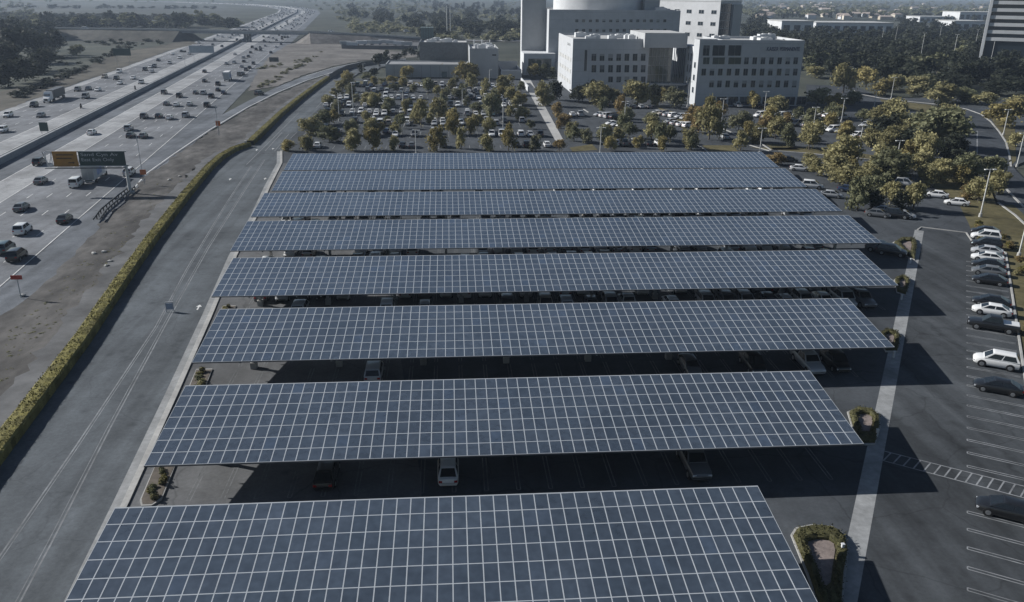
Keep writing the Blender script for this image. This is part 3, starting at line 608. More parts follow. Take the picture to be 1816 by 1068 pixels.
for t in [(964,188,142,28,'olive'),(986,178,141,30,'dark'),(974,188,168,16,'olive'),(987,208,180,20,'amber'),(992,269,246,22,'amber'),(1004,222,201,26,'amber'),(1014,241,215,24,'olive'),(1037,254,227,22,'grey green'),(995,228,204,16,'amber'),(1083,268,240,20,'yellow'),(1077,241,220,20,'olive'),(1095,254,225,26,'olive'),(1115,246,216,30,'green'),(1155,248,205,30,'olive'),(1131,263,240,18,'yellow'),(1173,268,240,20,'yellow'),(1188,254,220,22,'green'),(1220,265,225,26,'olive'),(1068,199,171,18,'green'),(1100,211,166,20,'amber'),(1116,211,196,16,'amber'),(1058,188,143,46,'olive'),(1130,188,140,42,'olive'),(1163,188,168,18,'olive'),(1196,193,154,34,'grey green'),(1227,223,186,30,'amber'),(1026,182,150,28,'dark'),(1080,186,150,34,'olive'),(1045,180,140,24,'dark'),(1160,186,148,26,'dark'),
 (1257,248,172,42,'olive'),(1238,235,186,34,'amber'),(1226,266,235,22,'green'),(1310,232,196,36,'grey green'),(1313,268,231,26,'olive'),(1335,193,160,18,'yellow'),(1373,199,168,34,'olive'),(1389,200,172,14,'olive'),(1413,214,188,20,'green'),(1397,261,218,24,'green'),(1434,266,225,28,'olive'),(1437,214,190,20,'green'),(1466,226,208,22,'olive'),(1243,184,140,22,'yellow'),(1275,178,150,30,'dark'),(1278,206,178,20,'amber')]: tree(*t, 'in the lot before the medical building')
RIGHT_W = 'in the planted lot by the entry road'
for t in [(1373,292,270,30,'amber'),(1437,296,272,32,'olive'),(1472,292,262,26,'olive'),(1497,248,213,28,'yellow'),(1533,218,193,30,'green'),(1584,224,172,40,'olive'),(1572,280,225,46,'olive'),(1612,257,212,52,'olive'),(1665,264,188,80,'green'),(1635,258,200,58,'green'),(1609,291,250,36,'yellow'),(1627,302,268,34,'olive'),(1668,311,280,32,'olive'),(1692,300,262,40,'dark'),(1590,311,275,36,'olive'),(1545,311,288,30,'olive'),(1492,311,275,30,'olive'),(1450,312,284,26,'olive'),(1520,374,310,38,'green'),(1577,366,320,32,'olive'),(1619,373,320,38,'olive'),(1530,336,298,42,'olive'),(1488,328,298,42,'olive'),(1667,323,281,34,'olive'),(1700,326,292,36,'yellow'),(1753,322,274,48,'green'),(1734,359,314,38,'olive'),(1640,330,290,34,'olive'),(1560,345,306,36,'green'),(1545,372,335,30,'dark'),(1600,372,336,30,'dark'),(1715,352,322,26,'amber'),(1770,345,300,34,'olive')]: tree(*t, RIGHT_W)
ST_W = 'along the bending side street'
for t in [(1495,165,110,34,'olive'),(1535,159,117,42,'yellow'),(1566,170,138,32,'yellow'),(1621,168,134,44,'olive'),(1669,182,146,50,'olive'),(1711,182,154,36,'green'),(1742,187,163,34,'olive'),(1779,224,177,50,'yellow'),(1450,188,154,40,'grey green'),(1476,194,164,26,'yellow'),(1447,137,116,38,'olive'),(1805,200,168,36,'olive'),(1640,160,130,36,'green'),(1590,158,130,34,'olive'),(1510,186,160,28,'green'),(1800,260,232,22,'olive'),(1700,160,130,40,'dark'),(1760,168,140,44,'dark'),(1800,165,135,40,'dark')]: tree(*t, ST_W)
rq = random.Random(21)
for k in range(38):
    px, py = rq.uniform(1460, 1715), rq.uniform(196, 330)
    if px < 1560 and 268 < py < 290: continue
    if 1690 < px and py < 300: continue
    x, y, _ = G(px, py); h = rq.uniform(4.5, 8.5); tree(0, 0, 0, 0, rq.choice(['olive', 'olive', 'green', 'yellow', 'dark']), RIGHT_W, False, 'tree', (x, y, h, h * rq.uniform(.75, 1.2)))
for k in range(42):
    px, py = rq.uniform(590, 930), rq.uniform(150, 250); x, y, _ = G(px, py); h = rq.uniform(3.5, 6); y = min(STRIPY, key=lambda q: abs(q - y))
    tree(0, 0, 0, 0, rq.choice(['olive', 'olive', 'green', 'grey green', 'yellow']), LOTB, False, 'tree', (x, y, h, h * rq.uniform(.6, .9)))
for k in range(16):
    px, py = rq.uniform(1000, 1440), rq.uniform(182, 262); x, y, _ = G(px, py); h = rq.uniform(4, 7)
    tree(0, 0, 0, 0, rq.choice(['olive', 'amber', 'green', 'grey green', 'yellow']), MED_W, False, 'tree', (x, y, h, h * rq.uniform(.65, .95)))
# dark wood right of the buildings: single trees near, a mass beyond
rr = random.Random(3)
cnt = 0
while cnt < 120:
    px = rr.uniform(1424, 1830); py = rr.uniform(92, 158)
    if py > 128 and px < 1560: continue
    if py > 150 and px < 1600: continue
    x, y, _ = G(px, py)
    if 128 < x < 140 and y < 360: continue
    tree(0, 0, 0, 0, 'dark' if rr.random() < .85 else 'green', 'in the dark wood beside the medical campus', True, 'wood_tree', (x, y, rr.uniform(8, 13), rr.uniform(8, 13))); cnt += 1
for k in range(14):
    px, py = rr.uniform(1424, 1490), rr.uniform(98, 140); x, y, _ = G(px, py)
    if x < 140 and y < 350: continue
    tree(0, 0, 0, 0, rr.choice(['dark', 'dark', 'green']), WOOD_W, True, 'wood_tree', (x, y, rr.uniform(7, 11), rr.uniform(7, 10)))
# left of freeway
for t in [(15,152,108,46,'dark'),(45,145,100,44,'dark'),(78,124,84,40,'dark'),(60,140,110,30,'dark'),(137,100,78,22,'green'),(8,128,70,60,'dark'),(35,110,46,60,'dark'),(70,100,50,46,'dark'),(98,96,50,30,'dark'),(-10,105,40,60,'dark'),(20,80,30,50,'dark'),(55,78,34,46,'dark'),(85,70,36,36,'dark')]: tree(*t, 'on the far side of the freeway')
rr = random.Random(5)
for i in range(84):
    px = rr.uniform(60, 425); py = rr.uniform(46, 51) - (px > 330) * 2; big = rr.random() < .25
    x, y, _ = G(px, py); tree(0, 0, 0, 0, 'dark' if rr.random() < .6 else 'green', 'in the tree line behind the overpass', True, 'wood_tree', (x, y, rr.uniform(12, 17) if big else rr.uniform(6, 11), rr.uniform(10, 20)))
for px, py in [(640, 128), (672, 118), (685, 112), (664, 138), (718, 103), (730, 99), (747, 102), (705, 106)]:
    x, y, _ = G(px, py); tree(0, 0, 0, 0, 'dark', 'where the off ramp meets the clinic yard', True, 'tree', (x, y, rr.uniform(4, 8), rr.uniform(5, 8)))

def scatter_mass(name, label, pts, hs, ws, tint):
    """far woodland that nobody could count: one object"""
    V, EV, ET, k = [], [], [], 0
    for (x, y), h, w_ in zip(pts, hs, ws):
        g_ = CGF[rr.randrange(5)]; a = rr.uniform(0, 6.28); c, s = math.cos(a), math.sin(a); R_ = np.array([[c, s, 0], [-s, c, 0], [0, 0, 1]])
        sc = np.array([w_, w_, h]); off = np.array([x, y, -.3])
        V.append(((g_[0][0][:4 * 150]) * [1, 1, 1] @ R_) * sc + off); EV.append((g_[1][0] @ R_) * sc + off); ET.append(g_[1][1] + k); k += len(g_[1][0])
    o = link(name, quads_mesh(name, V, LEAF[tint], (np.concatenate(EV), np.concatenate(ET)))); return tag(o, label, 'woodland', None, 'stuff')
def region(n, test, px0, px1, py0, py1, hlo, hhi, wlo, whi):
    P, Hh, Ww = [], [], []
    while len(P) < n:
        px = rr.uniform(px0, px1); py = py0 + (py1 - py0) * rr.random() ** 1.0
        if test(px, py): P.append(G2(px, py)); Hh.append(rr.uniform(hlo, hhi)); Ww.append(rr.uniform(wlo, whi))
    return P, Hh, Ww
def clump(a, b, k): return math.sin(a * .071 * k + 1.3) + math.sin(b * .23 * k + a * .033) + math.sin(a * .021 - b * .11 * k)
scatter_mass('woodland', 'hazy grey green brush covering the land beyond the clinic', *region(620, lambda a, b: a > 575 + b * .75 and not (a < 745 and b > 60) and clump(a, b, 1) > -1.2 + rr.random(), 560, 940, 1, 74, 2.5, 7, 6, 16), 'grey green')
scatter_mass('woodland', 'darker tree clumps standing in the brush beyond the clinic', *region(330, lambda a, b: a > 590 + b * .8 and not (a < 745 and b > 58) and clump(a, b, 1.7) > .1 + (a < 740) * .7, 570, 940, 1, 72, 8, 15, 9, 18), 'dark')
scatter_mass('woodland', 'dark woodland mass beyond the medical campus', *region(560, lambda a, b: not (1360 < a < 1590 and 34 < b < 66), 1320, 1850, 24, 112, 8, 14, 10, 17), 'dark')
scatter_mass('woodland', 'far hazy suburb trees up to the horizon', *region(560, lambda a, b: True, 1180, 1900, 0.5, 30, 8, 15, 16, 34), 'green')
scatter_mass('woodland', 'scattered far bushes round the fields', *region(150, lambda a, b: b < 4 or (b < 22 and a > 560) or (a < 60), -40, 760, 0.5, 40, 4, 9, 8, 22), 'green')
scatter_mass('woodland', 'dark bands of far trees dividing the fallow fields', *region(190, lambda a, b: abs(b - 31 - a * .01) < 1.6 or abs(b - 14 - a * .004) < .8 or (a < 150 and abs(b - 40) < 3), -30, 380, 10, 46, 4, 9, 10, 24), 'dark')
scatter_mass('scrub', 'low dark scrub along the far bank of the freeway', *region(110, lambda a, b: abs(b - (160 - (a - 60) * .46)) < 5 or (150 < a < 285 and 70 < b < 80) or (20 < a < 150 and 75 < b < 135 and rr.random() < .25), 10, 300, 66, 175, 1.2, 3.0, 3, 9), 'dark')
scatter_mass('scrub', 'dark dry brush in the gullies of the dirt slope', *region(70, lambda a, b: abs(b - (150 - (a - 470) * .55)) < 4 or abs(b - (118 - (a - 480) * .2)) < 2, 455, 570, 80, 155, .5, 1.5, 1.5, 5), 'grey green')
scatter_mass('scrub', 'dry low weeds dotted over the dirt verge', *region(420, lambda a, b: abs(b - (640 - a * 1.02)) < 42 - a * .04, 0, 330, 300, 680, .05, .2, .25, .9), 'grey green')
# shrubs in beds
def shrub(x, y, w_, h, tint, where, name='shrub'):
    o = link(name, random.choice(CROWNF[tint]), None, (x, y, -h * .12), random.random() * 6.28, (w_, w_, h * 1.1))
    return tag(o, '%s low shrub %s' % (tint, where), 'shrub', '%s shrubs %s' % (tint, where))
for k in range(90):
    s = rr.uniform(0, AISLE_L + 8); d = rr.uniform(14.3, 19.0) if s < AISLE_L - 8 else rr.uniform(9, 17)
    x, y = A2(s, d); shrub(x, y, rr.uniform(1.2, 2.2), rr.uniform(.6, 1.2), rr.choice(['hedge', 'hedge', 'olive', 'amber']), 'in the bed behind the kerbside stalls')
# planters at the west ends of the carports and islands at the east ends
def planter(poly, m, label, h=.13):
    mb = MB(); mb.prism(poly, -.02, h); mb2 = MB()
    cx = sum(p[0] for p in poly) / len(poly); cy = sum(p[1] for p in poly) / len(poly)
    inner = []
    for p in poly:
        d = math.hypot(p[0] - cx, p[1] - cy); f = (d - .22) / d; inner.append((cx + (p[0] - cx) * f, cy + (p[1] - cy) * f))
    o = thing('planter_island', label, 'planter'); mb.build('kerb', M_kerb, o)
    mb2.prism(inner, h - .05, h + .02); mb2.build('bed', m, o); return o, inner
def kerb_x(y):
    for a, b in zip(KERB[:-1], KERB[1:]):
        if a[1] <= y <= b[1]: return a[0] + (b[0] - a[0]) * (y - a[1]) / (b[1] - a[1])
    return KERB[-1][0]
for ri, (c, xl, n, yf, W) in enumerate(CANOPY[1:]):
    y0, y1 = yf - .6, yf + 5.6; xa = kerb_x(y0) + .75; xb = kerb_x(y1) + .75
    poly = [(xa, y0 + .8), (xa + .4, y0), (xa + 1.2, y0), (xa + 1.75, y0 + .9), (xb + 1.85, y1), (xb + .1, y1)]
    planter(poly, M_soil, 'narrow shrub planter at the service road end, canopy %s' % ORD[ri + 1].split(',')[0])
    for k in range(9):
        t = (k + .6) / 9.4; shrub(xa + (xb - xa) * t + rr.uniform(.5, 1.4), y0 + .5 + (y1 - y0 - .9) * t, rr.uniform(.7, 1.15), rr.uniform(.5, .9), rr.choice(['hedge', 'olive', 'green']), 'in a narrow planter at the service road end of a canopy')
M_pinkr = M_gravel
isl = [[(1402,950),(1410,938),(1440,932),(1475,935),(1500,950),(1506,975),(1500,1020),(1492,1090),(1470,1110),(1452,1080),(1430,1020)],
       [(1502,732),(1520,725),(1545,728),(1560,740),(1562,760),(1552,790),(1520,790)],
       [(1555,595),(1572,586),(1590,590),(1597,602),(1592,625),(1570,625)],
       [(1585,497),(1600,490),(1612,495),(1614,508),(1606,525),(1590,520)],
       [(1583,431),(1600,423),(1622,424),(1627,436),(1622,462),(1606,455)]]
for k, pts in enumerate(isl):
    poly = pxpoly(pts); o, inner = planter(poly, M_grass if k else M_grass, 'kerbed island with hedge ring at the aisle end, canopy %s' % ORD[k].split(',')[0])
    cx = sum(p[0] for p in poly) / len(poly); cy = sum(p[1] for p in poly) / len(poly)
    mb = MB(); q = [(cx + (p[0] - cx) * .52, cy + (p[1] - cy) * .52 + .4) for p in poly]; mb.prism(q, .1, .19); mb.build('gravel_bed', M_gravel, o)
    per = dens(inner + [inner[0]], .5)[:-1]; hm = MB(); np_ = len(per)
    def pr(p, j_): 
        f = lambda t, z: (cx + (p[0] - cx) * t, cy + (p[1] - cy) * t, z + j_)
        return [f(.97, .1), f(.95, .42), f(.86, .55), f(.66, .55), f(.58, .4), f(.57, .1)]
    jj = [rr.gauss(0, .04) for _ in per]
    for a in range(np_):
        P_, Q_ = pr(per[a], jj[a]), pr(per[(a + 1) % np_], jj[(a + 1) % np_])
        for b in range(5): hm.face([P_[b], Q_[b], Q_[b + 1], P_[b + 1]])
    hm.build('hedge_ring', LEAF['ring'], o)
    def ipos(n):
        out = np.zeros((n, 3))
        for a in range(n):
            p = per[RNG.integers(0, np_)]; t = RNG.uniform(.58, .98); e = .58 if .64 < t < .9 else RNG.uniform(.2, .55)
            out[a] = (cx + (p[0] - cx) * t + RNG.normal(0, .12), cy + (p[1] - cy) * t + RNG.normal(0, .12), e)
        return out
    vs = []; leaf_cloud(2600 if k == 0 else 1100, ipos, .05, vs); lo = link('hedge_leaves', quads_mesh('hedge_leaves', vs, LEAF['ring']), o); lo['kind'] = 'stuff'
    mk = G(pts[4][0] - 8, pts[4][1] + 32 / (1 + k)); t = thing('marker_post', 'short white marker post on the island by the canopy %s' % ORD[k].split(',')[0], 'post', (mk[0], mk[1], .1))
    mb = MB(); mb.box(-.09, .09, -.09, .09, 0, .75); mb.box(-.12, .12, -.12, .12, .75, .82); mb.build('post_shaft', M_wallw, t)
# island in the lot under the second canopy gap
# ------------------------------------------------------------------ vehicles
def ring(x, hw, zb, zt, r=.9):
    return [(x, -hw * .9, zb), (x, -hw, zb + .16), (x, -hw, zt - .2), (x, -hw * r, zt - .03), (x, -hw * .5, zt + .015), (x, hw * .5, zt + .015), (x, hw * r, zt - .03), (x, hw, zt - .2), (x, hw, zb + .16), (x, hw * .9, zb)][::-1]
SPEC = {
 'sedan': dict(sec=[(-2.34, .60, .48, .80), (-2.26, .78, .34, .98), (-1.95, .87, .24, 1.03), (-1.2, .91, .21, 1.03), (0, .92, .20, .99), (1.0, .92, .20, .96), (1.55, .90, .22, .90), (2.0, .84, .27, .80), (2.26, .72, .34, .68), (2.36, .58, .42, .58)], gh=(-2.08, -1.12, .42, 1.42, .97, 1.45, .85, .64), wb=(-1.38, 1.40), r=.345, hw=.92, L=2.35),
 'suv': dict(sec=[(-2.34, .72, .52, 1.02), (-2.26, .88, .36, 1.16), (-1.2, .95, .28, 1.17), (0, .95, .27, 1.14), (.95, .95, .27, 1.12), (1.6, .93, .30, 1.06), (2.05, .87, .34, .96), (2.28, .76, .42, .82), (2.36, .62, .50, .70)], gh=(-2.28, -1.85, .42, 1.36, 1.12, 1.80, .91, .75), wb=(-1.40, 1.42), r=.385, hw=.95, L=2.36),
 'van': dict(sec=[(-2.5, .82, .48, 1.1), (-2.45, .95, .34, 1.2), (-1.2, .99, .26, 1.2), (.6, .99, .26, 1.18), (1.5, .97, .28, 1.12), (2.2, .88, .34, .98), (2.5, .72, .42, .78)], gh=(-2.46, -2.38, .7, 1.6, 1.18, 2.05, .93, .82), wb=(-1.6, 1.55), r=.36, hw=.99, L=2.5),
 'pickup': dict(sec=[(-2.9, .88, .55, 1.12), (-2.85, .97, .42, 1.22), (-1.2, 1.0, .38, 1.24), (0, 1.0, .36, 1.2), (1.1, 1.0, .36, 1.18), (2.2, .97, .40, 1.12), (2.75, .90, .46, .98), (2.88, .76, .55, .82)], gh=(-.95, -.8, .55, 1.35, 1.2, 1.88, .90, .74), wb=(-1.75, 1.85), r=.41, hw=1.0, L=2.9),
}
def car_parts(kind):
    s = SPEC[kind]; P = {}
    b = MB(); b.loft([ring(*q) for q in s['sec']]); P['body'] = [(b, 'paint', 35)]
    x0, x1, x2, x3, zb, zt, wb_, wr = s['gh']
    base = [(x0, -wb_, zb), (x3, -wb_, zb), (x3, wb_, zb), (x0, wb_, zb)]; top = [(x1, -wr, zt), (x2, -wr, zt), (x2, wr, zt), (x1, wr, zt)]
    c = MB(); V = [np.array(p) for p in base + top]
    mid = [(x1 + .1, -wr * .72, zt + .06), (x2 - .22, -wr * .72, zt + .06), (x2 - .22, wr * .72, zt + .06), (x1 + .1, wr * .72, zt + .06)]
    c.add(base + top + mid, [(0, 1, 5, 4), (1, 2, 6, 5), (2, 3, 7, 6), (3, 0, 4, 7), (4, 5, 9, 8), (5, 6, 10, 9), (6, 7, 11, 10), (7, 4, 8, 11), (8, 9, 10, 11)])
    P['cabin'] = [(c, 'paint', 20)]
    def pane(i, j, k, l, u0, u1, v0=.1, v1=.9):
        A, B, C_, D_ = V[i], V[j], V[k], V[l]; f = lambda u, v: (A * (1 - u) + B * u) * (1 - v) + (D_ * (1 - u) + C_ * u) * v
        q = [f(u0, v0), f(u1, v0), f(u1, v1), f(u0, v1)]; n = np.cross(q[1] - q[0], q[3] - q[0]); n /= np.linalg.norm(n); m = MB(); m.face([p + n * .012 for p in q]); return m
    P['windshield'] = [(pane(1, 2, 6, 5, .06, .94), 'glass', 0)]
    P['rear_window'] = [(pane(3, 0, 4, 7, .08, .92, .12), 'glass', 0)]
    P['side_window'] = [(pane(0, 1, 5, 4, .08, .50), 'glass', 0), (pane(0, 1, 5, 4, .54, .93), 'glass', 0), (pane(2, 3, 7, 6, .07, .46), 'glass', 0), (pane(2, 3, 7, 6, .50, .92), 'glass', 0)]
    wl, tl, al = [], [], []
    for x in s['wb']:
        for e in (-1, 1):
            y = e * (s['hw'] - .2); m = MB(); m.cyl((x, y, s['r']), (x, e * (s['hw'] + .015), s['r']), s['r'], s['r'] * .96, 14); tl.append((m, 'tyre', 0))
            m = MB(); m.cyl((x, e * (s['hw'] + .005), s['r']), (x, e * (s['hw'] + .022), s['r']), s['r'] * .66, s['r'] * .6, 10); wl.append((m, 'rim', 0))
            m = MB(); m.cyl((x, e * (s['hw'] - .25), s['r'] + .02), (x, e * (s['hw'] + .004), s['r'] + .02), s['r'] * 1.18, s['r'] * 1.18, 14); al.append((m, 'trim', 0))
    P['tyre'] = tl; P['rim'] = wl; P['wheel_arch'] = al
    L_ = s['L']; zf = s['sec'][-2][3]; zr = s['sec'][1][3]
    hl = []; tl2 = []
    for e in (-1, 1):
        m = MB(); m.box(L_ - .32, L_ - .06, *sorted((e * s['hw'] * .5, e * s['hw'] * .84)), zf - .2, zf - .06); hl.append((m, 'head', 0))
        m = MB(); m.box(-L_ - .01, -L_ + .16, *sorted((e * s['hw'] * .55, e * s['hw'] * .86)), zr - .3, zr - .12); tl2.append((m, 'tail', 0))
    P['headlight'] = hl; P['taillight'] = tl2
    m = MB(); m.box(L_ - .1, L_ + .01, -.45, .45, .36, .52); P['grille'] = [(m, 'trim', 0)]
    if kind == 'pickup':
        m = MB(); m.box(-2.78, -1.05, -.82, .82, 1.1, 1.262); P['bed_cover'] = [(m, 'trim', 0)]
    return P
CARP = {k: car_parts(k) for k in SPEC}
CARC = {}
def mres(k, colour): return {'paint': paint(colour), 'glass': M_cglass, 'tyre': M_tyre, 'rim': M_rim, 'trim': M_trim, 'head': M_head, 'tail': M_tail, 'white': paint('white')}[k]
def car(kind, colour, x, y, rz, where, detail=False, label=None, z=0.0, cover=None):
    nm = {'sedan': 'sedan_car', 'suv': 'suv_car', 'van': 'minivan', 'pickup': 'pickup_truck'}[kind]
    word = {'sedan': 'sedan', 'suv': 'SUV', 'van': 'minivan', 'pickup': 'pickup truck'}[kind]
    lab = label or '%s %s %s' % (colour, word, where); grp = None if label else '%s %ss %s' % (colour, word, where)
    cat = {'sedan': 'car', 'suv': 'car', 'van': 'van', 'pickup': 'truck'}[kind]
    if detail:
        t = thing(nm, lab, cat, (x, y, z), rz, grp)
        for pn, lst in CARP[kind].items():
            for i, (m, mk, sm) in enumerate(lst):
                if pn == 'bed_cover' and cover: mk = 'white'
                key = (kind, pn, i, mk, colour if mk == 'paint' else '')
                if key not in CARC: CARC[key] = m.mesh(pn, mres(mk, colour), sm or None)
                link(pn, CARC[key], t)
        return t
    key = (kind, colour)
    if key not in CARC:
        ks = ['paint', 'glass', 'tyre', 'rim', 'trim', 'head', 'tail']; mb = MB()
        for pn, lst in CARP[kind].items():
            for m, mk, sm in lst: mb.merge(m, ks.index(mk))
        CARC[key] = mb.mesh(nm, [mres(k, colour) for k in ks], 35)
    return tag(link(nm, CARC[key], None, (x, y, z), rz), lab, cat, grp)
COLS = ['white'] * 46 + ['silver'] * 26 + ['grey'] * 10 + ['black'] * 18 + ['dark blue'] * 5 + ['red'] * 1 + ['teal'] * 3 + ['beige'] * 3
KINDS = ['sedan'] * 50 + ['suv'] * 36 + ['van'] * 5 + ['pickup'] * 9
rc = random.Random(11)
FH = math.pi / 2 + FA
# freeway traffic, placed where the photograph shows it
RW = 'driving away on the carriageway beside the off ramp'; LW = 'driving on the carriageway beyond the median wall'
def lane_words(x, y):
    o = (x + 104 + .1184 * (y - 190)) * math.cos(FA); side = 'ramp side' if o > 0 else 'far side'; o = abs(o)
    ln = 'in the pale median lane' if o < 13.4 else 'in an outer lane' if o > 22 else 'in a middle lane'
    z_ = 'by the overhead sign' if y < 230 else 'before the ramp split' if y < 330 else 'beyond the ramp split' if y < 520 else 'nearing the overpass'
    return '%s, %s, %s' % (ln, side, z_)
NEARCARS = [(33,373,'grey','sedan'),(68,325,'grey','sedan'),(66,292,'black','suv'),(110,394,'black','sedan'),(35,414,'white','suv'),(24,461,'black','suv'),(3,448,'teal','suv'),(160,238,'white','sedan'),(226,231,'silver','suv'),(229,243,'black','sedan'),(252,244,'grey','sedan')]
for px, py, c_, k_ in NEARCARS:
    x, y, _ = G(px, py); car(k_, c_, x, y + 1.2, FH, lane_words(x, y), True, z=-.25)
for px, py, c_, k_ in [(254,209,'grey','suv'),(280,208,'black','sedan'),(299,211,'white','sedan'),(328,207,'silver','suv'),(294,186,'grey','sedan'),(311,188,'white','sedan'),(335,187,'silver','sedan'),(366,189,'black','suv'),(290,166,'grey','suv'),(317,172,'black','suv'),(346,166,'grey','sedan'),(360,167,'silver','suv'),(374,173,'black','suv'),(386,161,'black','sedan'),(396,166,'dark blue','sedan'),(386,151,'black','suv'),(362,145,'black','sedan'),(430,132,'grey','sedan'),(459,168,'black','suv'),(362,128,'black','sedan'),(401,114,'silver','sedan'),(415,112,'white','suv'),(432,110,'black','sedan'),(449,114,'grey','suv'),(442,121,'black','sedan'),(428,119,'silver','sedan'),(440,101,'black','sedan'),(416,97,'white','sedan'),(447,85,'black','suv'),(461,85,'grey','sedan'),(480,94,'black','sedan'),(454,89,'black','suv'),(436,125,'grey','suv'),(444,94,'black','sedan'),(462,90,'black','suv'),(470,82,'silver','sedan'),(498,79,'black','sedan'),(489,84,'white','sedan'),(500,70,'black','suv'),(478,76,'grey','sedan'),(490,72,'black','sedan'),(468,73,'black','sedan'),(484,69,'white','suv'),(476,67,'silver','sedan'),(500,66,'black','sedan'),(510,66,'grey','sedan'),(424,134,'grey','van'),(398,133,'silver','suv'),(431,103,'silver','sedan')]:
    x, y, _ = G(px, py); car(k_, c_, x, y + 1, FH if px != 459 else FH - .55, lane_words(x, y) if px != 459 else 'driving alone on the off ramp', z=-.25)
for px, py, c_, k_ in [(12,207,'white','suv'),(70,207,'grey','sedan'),(2,234,'white','suv'),(58,189,'black','suv'),(136,161,'grey','suv'),(155,159,'black','sedan'),(172,161,'white','sedan'),(150,174,'grey','van'),(184,138,'beige','suv'),(205,141,'black','suv'),(210,129,'white','van'),(211,149,'white','sedan'),(235,140,'white','sedan'),(249,148,'silver','suv'),(256,125,'black','suv'),(268,128,'silver','sedan'),(273,119,'grey','suv'),(280,108,'black','sedan'),(300,113,'silver','suv'),(266,120,'white','sedan'),(344,86,'black','suv'),(356,84,'white','suv'),(321,92,'grey','sedan'),(393,83,'black','sedan'),(377,80,'black','sedan'),(360,72,'white','sedan'),(380,71,'black','sedan'),(420,72,'black','suv'),(404,67,'white','sedan'),(394,66,'silver','sedan'),(335,96,'silver','sedan'),(305,97,'white','sedan'),(318,104,'white','suv'),(352,77,'silver','suv'),(370,88,'silver','sedan')]:
    x, y, _ = G(px, py); car(k_, c_, x, y + 1, FH + math.pi, lane_words(x, y), z=-.25)
# traffic too far to count: one object
mb = MB(); rt_ = random.Random(2)
def lump(x, y, a, mi):
    c, s = math.cos(a), math.sin(a); V = []; R_ = lambda p: (x + p[0] * c - p[1] * s, y + p[0] * s + p[1] * c, p[2] - .25)
    for q in ([(-2.3, .9, .3, .95), (2.3, .9, .3, .85)], ): pass
    bx = [(-2.3, -.9, .25), (2.3, -.9, .25), (2.3, .9, .25), (-2.3, .9, .25), (-2.25, -.85, .98), (2.2, -.85, .85), (2.2, .85, .85), (-2.25, .85, .98)]
    fs = [(4, 5, 6, 7), (0, 1, 5, 4), (1, 2, 6, 5), (2, 3, 7, 6), (3, 0, 4, 7)]
    mb.add([R_(p) for p in bx], fs, mi)
    gh = [(-1.8, -.8, .95), (1.1, -.8, .9), (1.1, .8, .9), (-1.8, .8, .95), (-1.1, -.62, 1.5), (.3, -.62, 1.5), (.3, .62, 1.5), (-1.1, .62, 1.5)]
    mb.add([R_(p) for p in gh], fs[1:], 5); mb.add([R_(p) for p in gh], fs[:1], mi)
for k in range(420):
    s = rt_.uniform(720, plen(FL) - 500); off = rt_.choice([6.6, 10.2, 13.8, 17.5, 21.2, 25, 28.6, -8.3, -11.8, -15.4, -19.2, -23, -26.8, -30.5])
    (p, a) = at_s(FL, s); x = p[0] + math.sin(a) * off; y = p[1] - math.cos(a) * off; lump(x, y, a, rt_.choice([0, 0, 1, 2, 3, 3, 4]))
tag(mb.build('distant_traffic', [paint('white'), paint('silver'), paint('grey'), paint('black'), paint('dark blue'), M_cglass]), 'dense far traffic on the freeway beyond the overpass', 'traffic', None, 'stuff')
# lorries
def wheels(t, xs, hw, r=.5):
    for x in xs:
        for e in (-1, 1):
            m = MB(); m.cyl((x, e * (hw - .45), r), (x, e * hw, r), r, r, 12); o = m.build('wheel', M_tyre, t)
            m = MB(); m.cyl((x, e * (hw - .02), r), (x, e * (hw + .02), r), r * .55, r * .5, 10); m.build('rim', M_rim, o)
def semi(x, y, rz, label, boxm, z=-.25, flat=False, L=13.0):
    t = thing('semi_truck', label, 'truck', (x, y, z), rz)
    m = MB(); m.box(-L, 0, -1.28, 1.28, 1.2, 4.0 if not flat else 1.5); tr = m.build('trailer', boxm, t)
    m = MB(); 
    for k in range(int(L / 1.2)): m.box(-L + .5 + k * 1.2, -L + .56 + k * 1.2, -1.31, 1.31, 1.2, 3.95)
    m.build('trailer_rib', M_dsteel, tr) if not flat else None
    m = MB(); m.box(-L + .5, 5.2, -.5, .5, .75, 1.15); m.build('chassis', M_trim, t)
    m = MB(); m.loft([[(a, -hw, zb), (a, hw, zb), (a, hw * .96, zt), (a, -hw * .96, zt)] for a, hw, zb, zt in [(.9, 1.2, 1.0, 3.7), (2.3, 1.22, .9, 3.8), (3.2, 1.2, .8, 3.0), (3.6, 1.15, .7, 2.1), (5.0, 1.05, .6, 1.75), (5.3, .9, .6, 1.5)]]); m.build('cab', paint('white'), t, 30)
    m = MB(); m.face([(3.2, -1.0, 2.15), (3.58, -1.0, 2.12), (3.58, 1.0, 2.12), (3.2, 1.0, 2.15)]); m.box(3.0, 3.46, -1.05, 1.05, 2.2, 2.85); m.build('windshield', M_cglass, t)
    m = MB(); m.box(5.2, 5.36, -.55, .55, .8, 1.5); m.build('grille', M_trim, t)
    wheels(t, [4.2, .9, -.4, -L + 1.2, -L + 2.5], 1.25); return t
x, y, _ = G(82, 181); semi(x, y + 4, FH + math.pi, 'semi truck with white cab and dark long trailer beyond the median wall', M_dsteel)
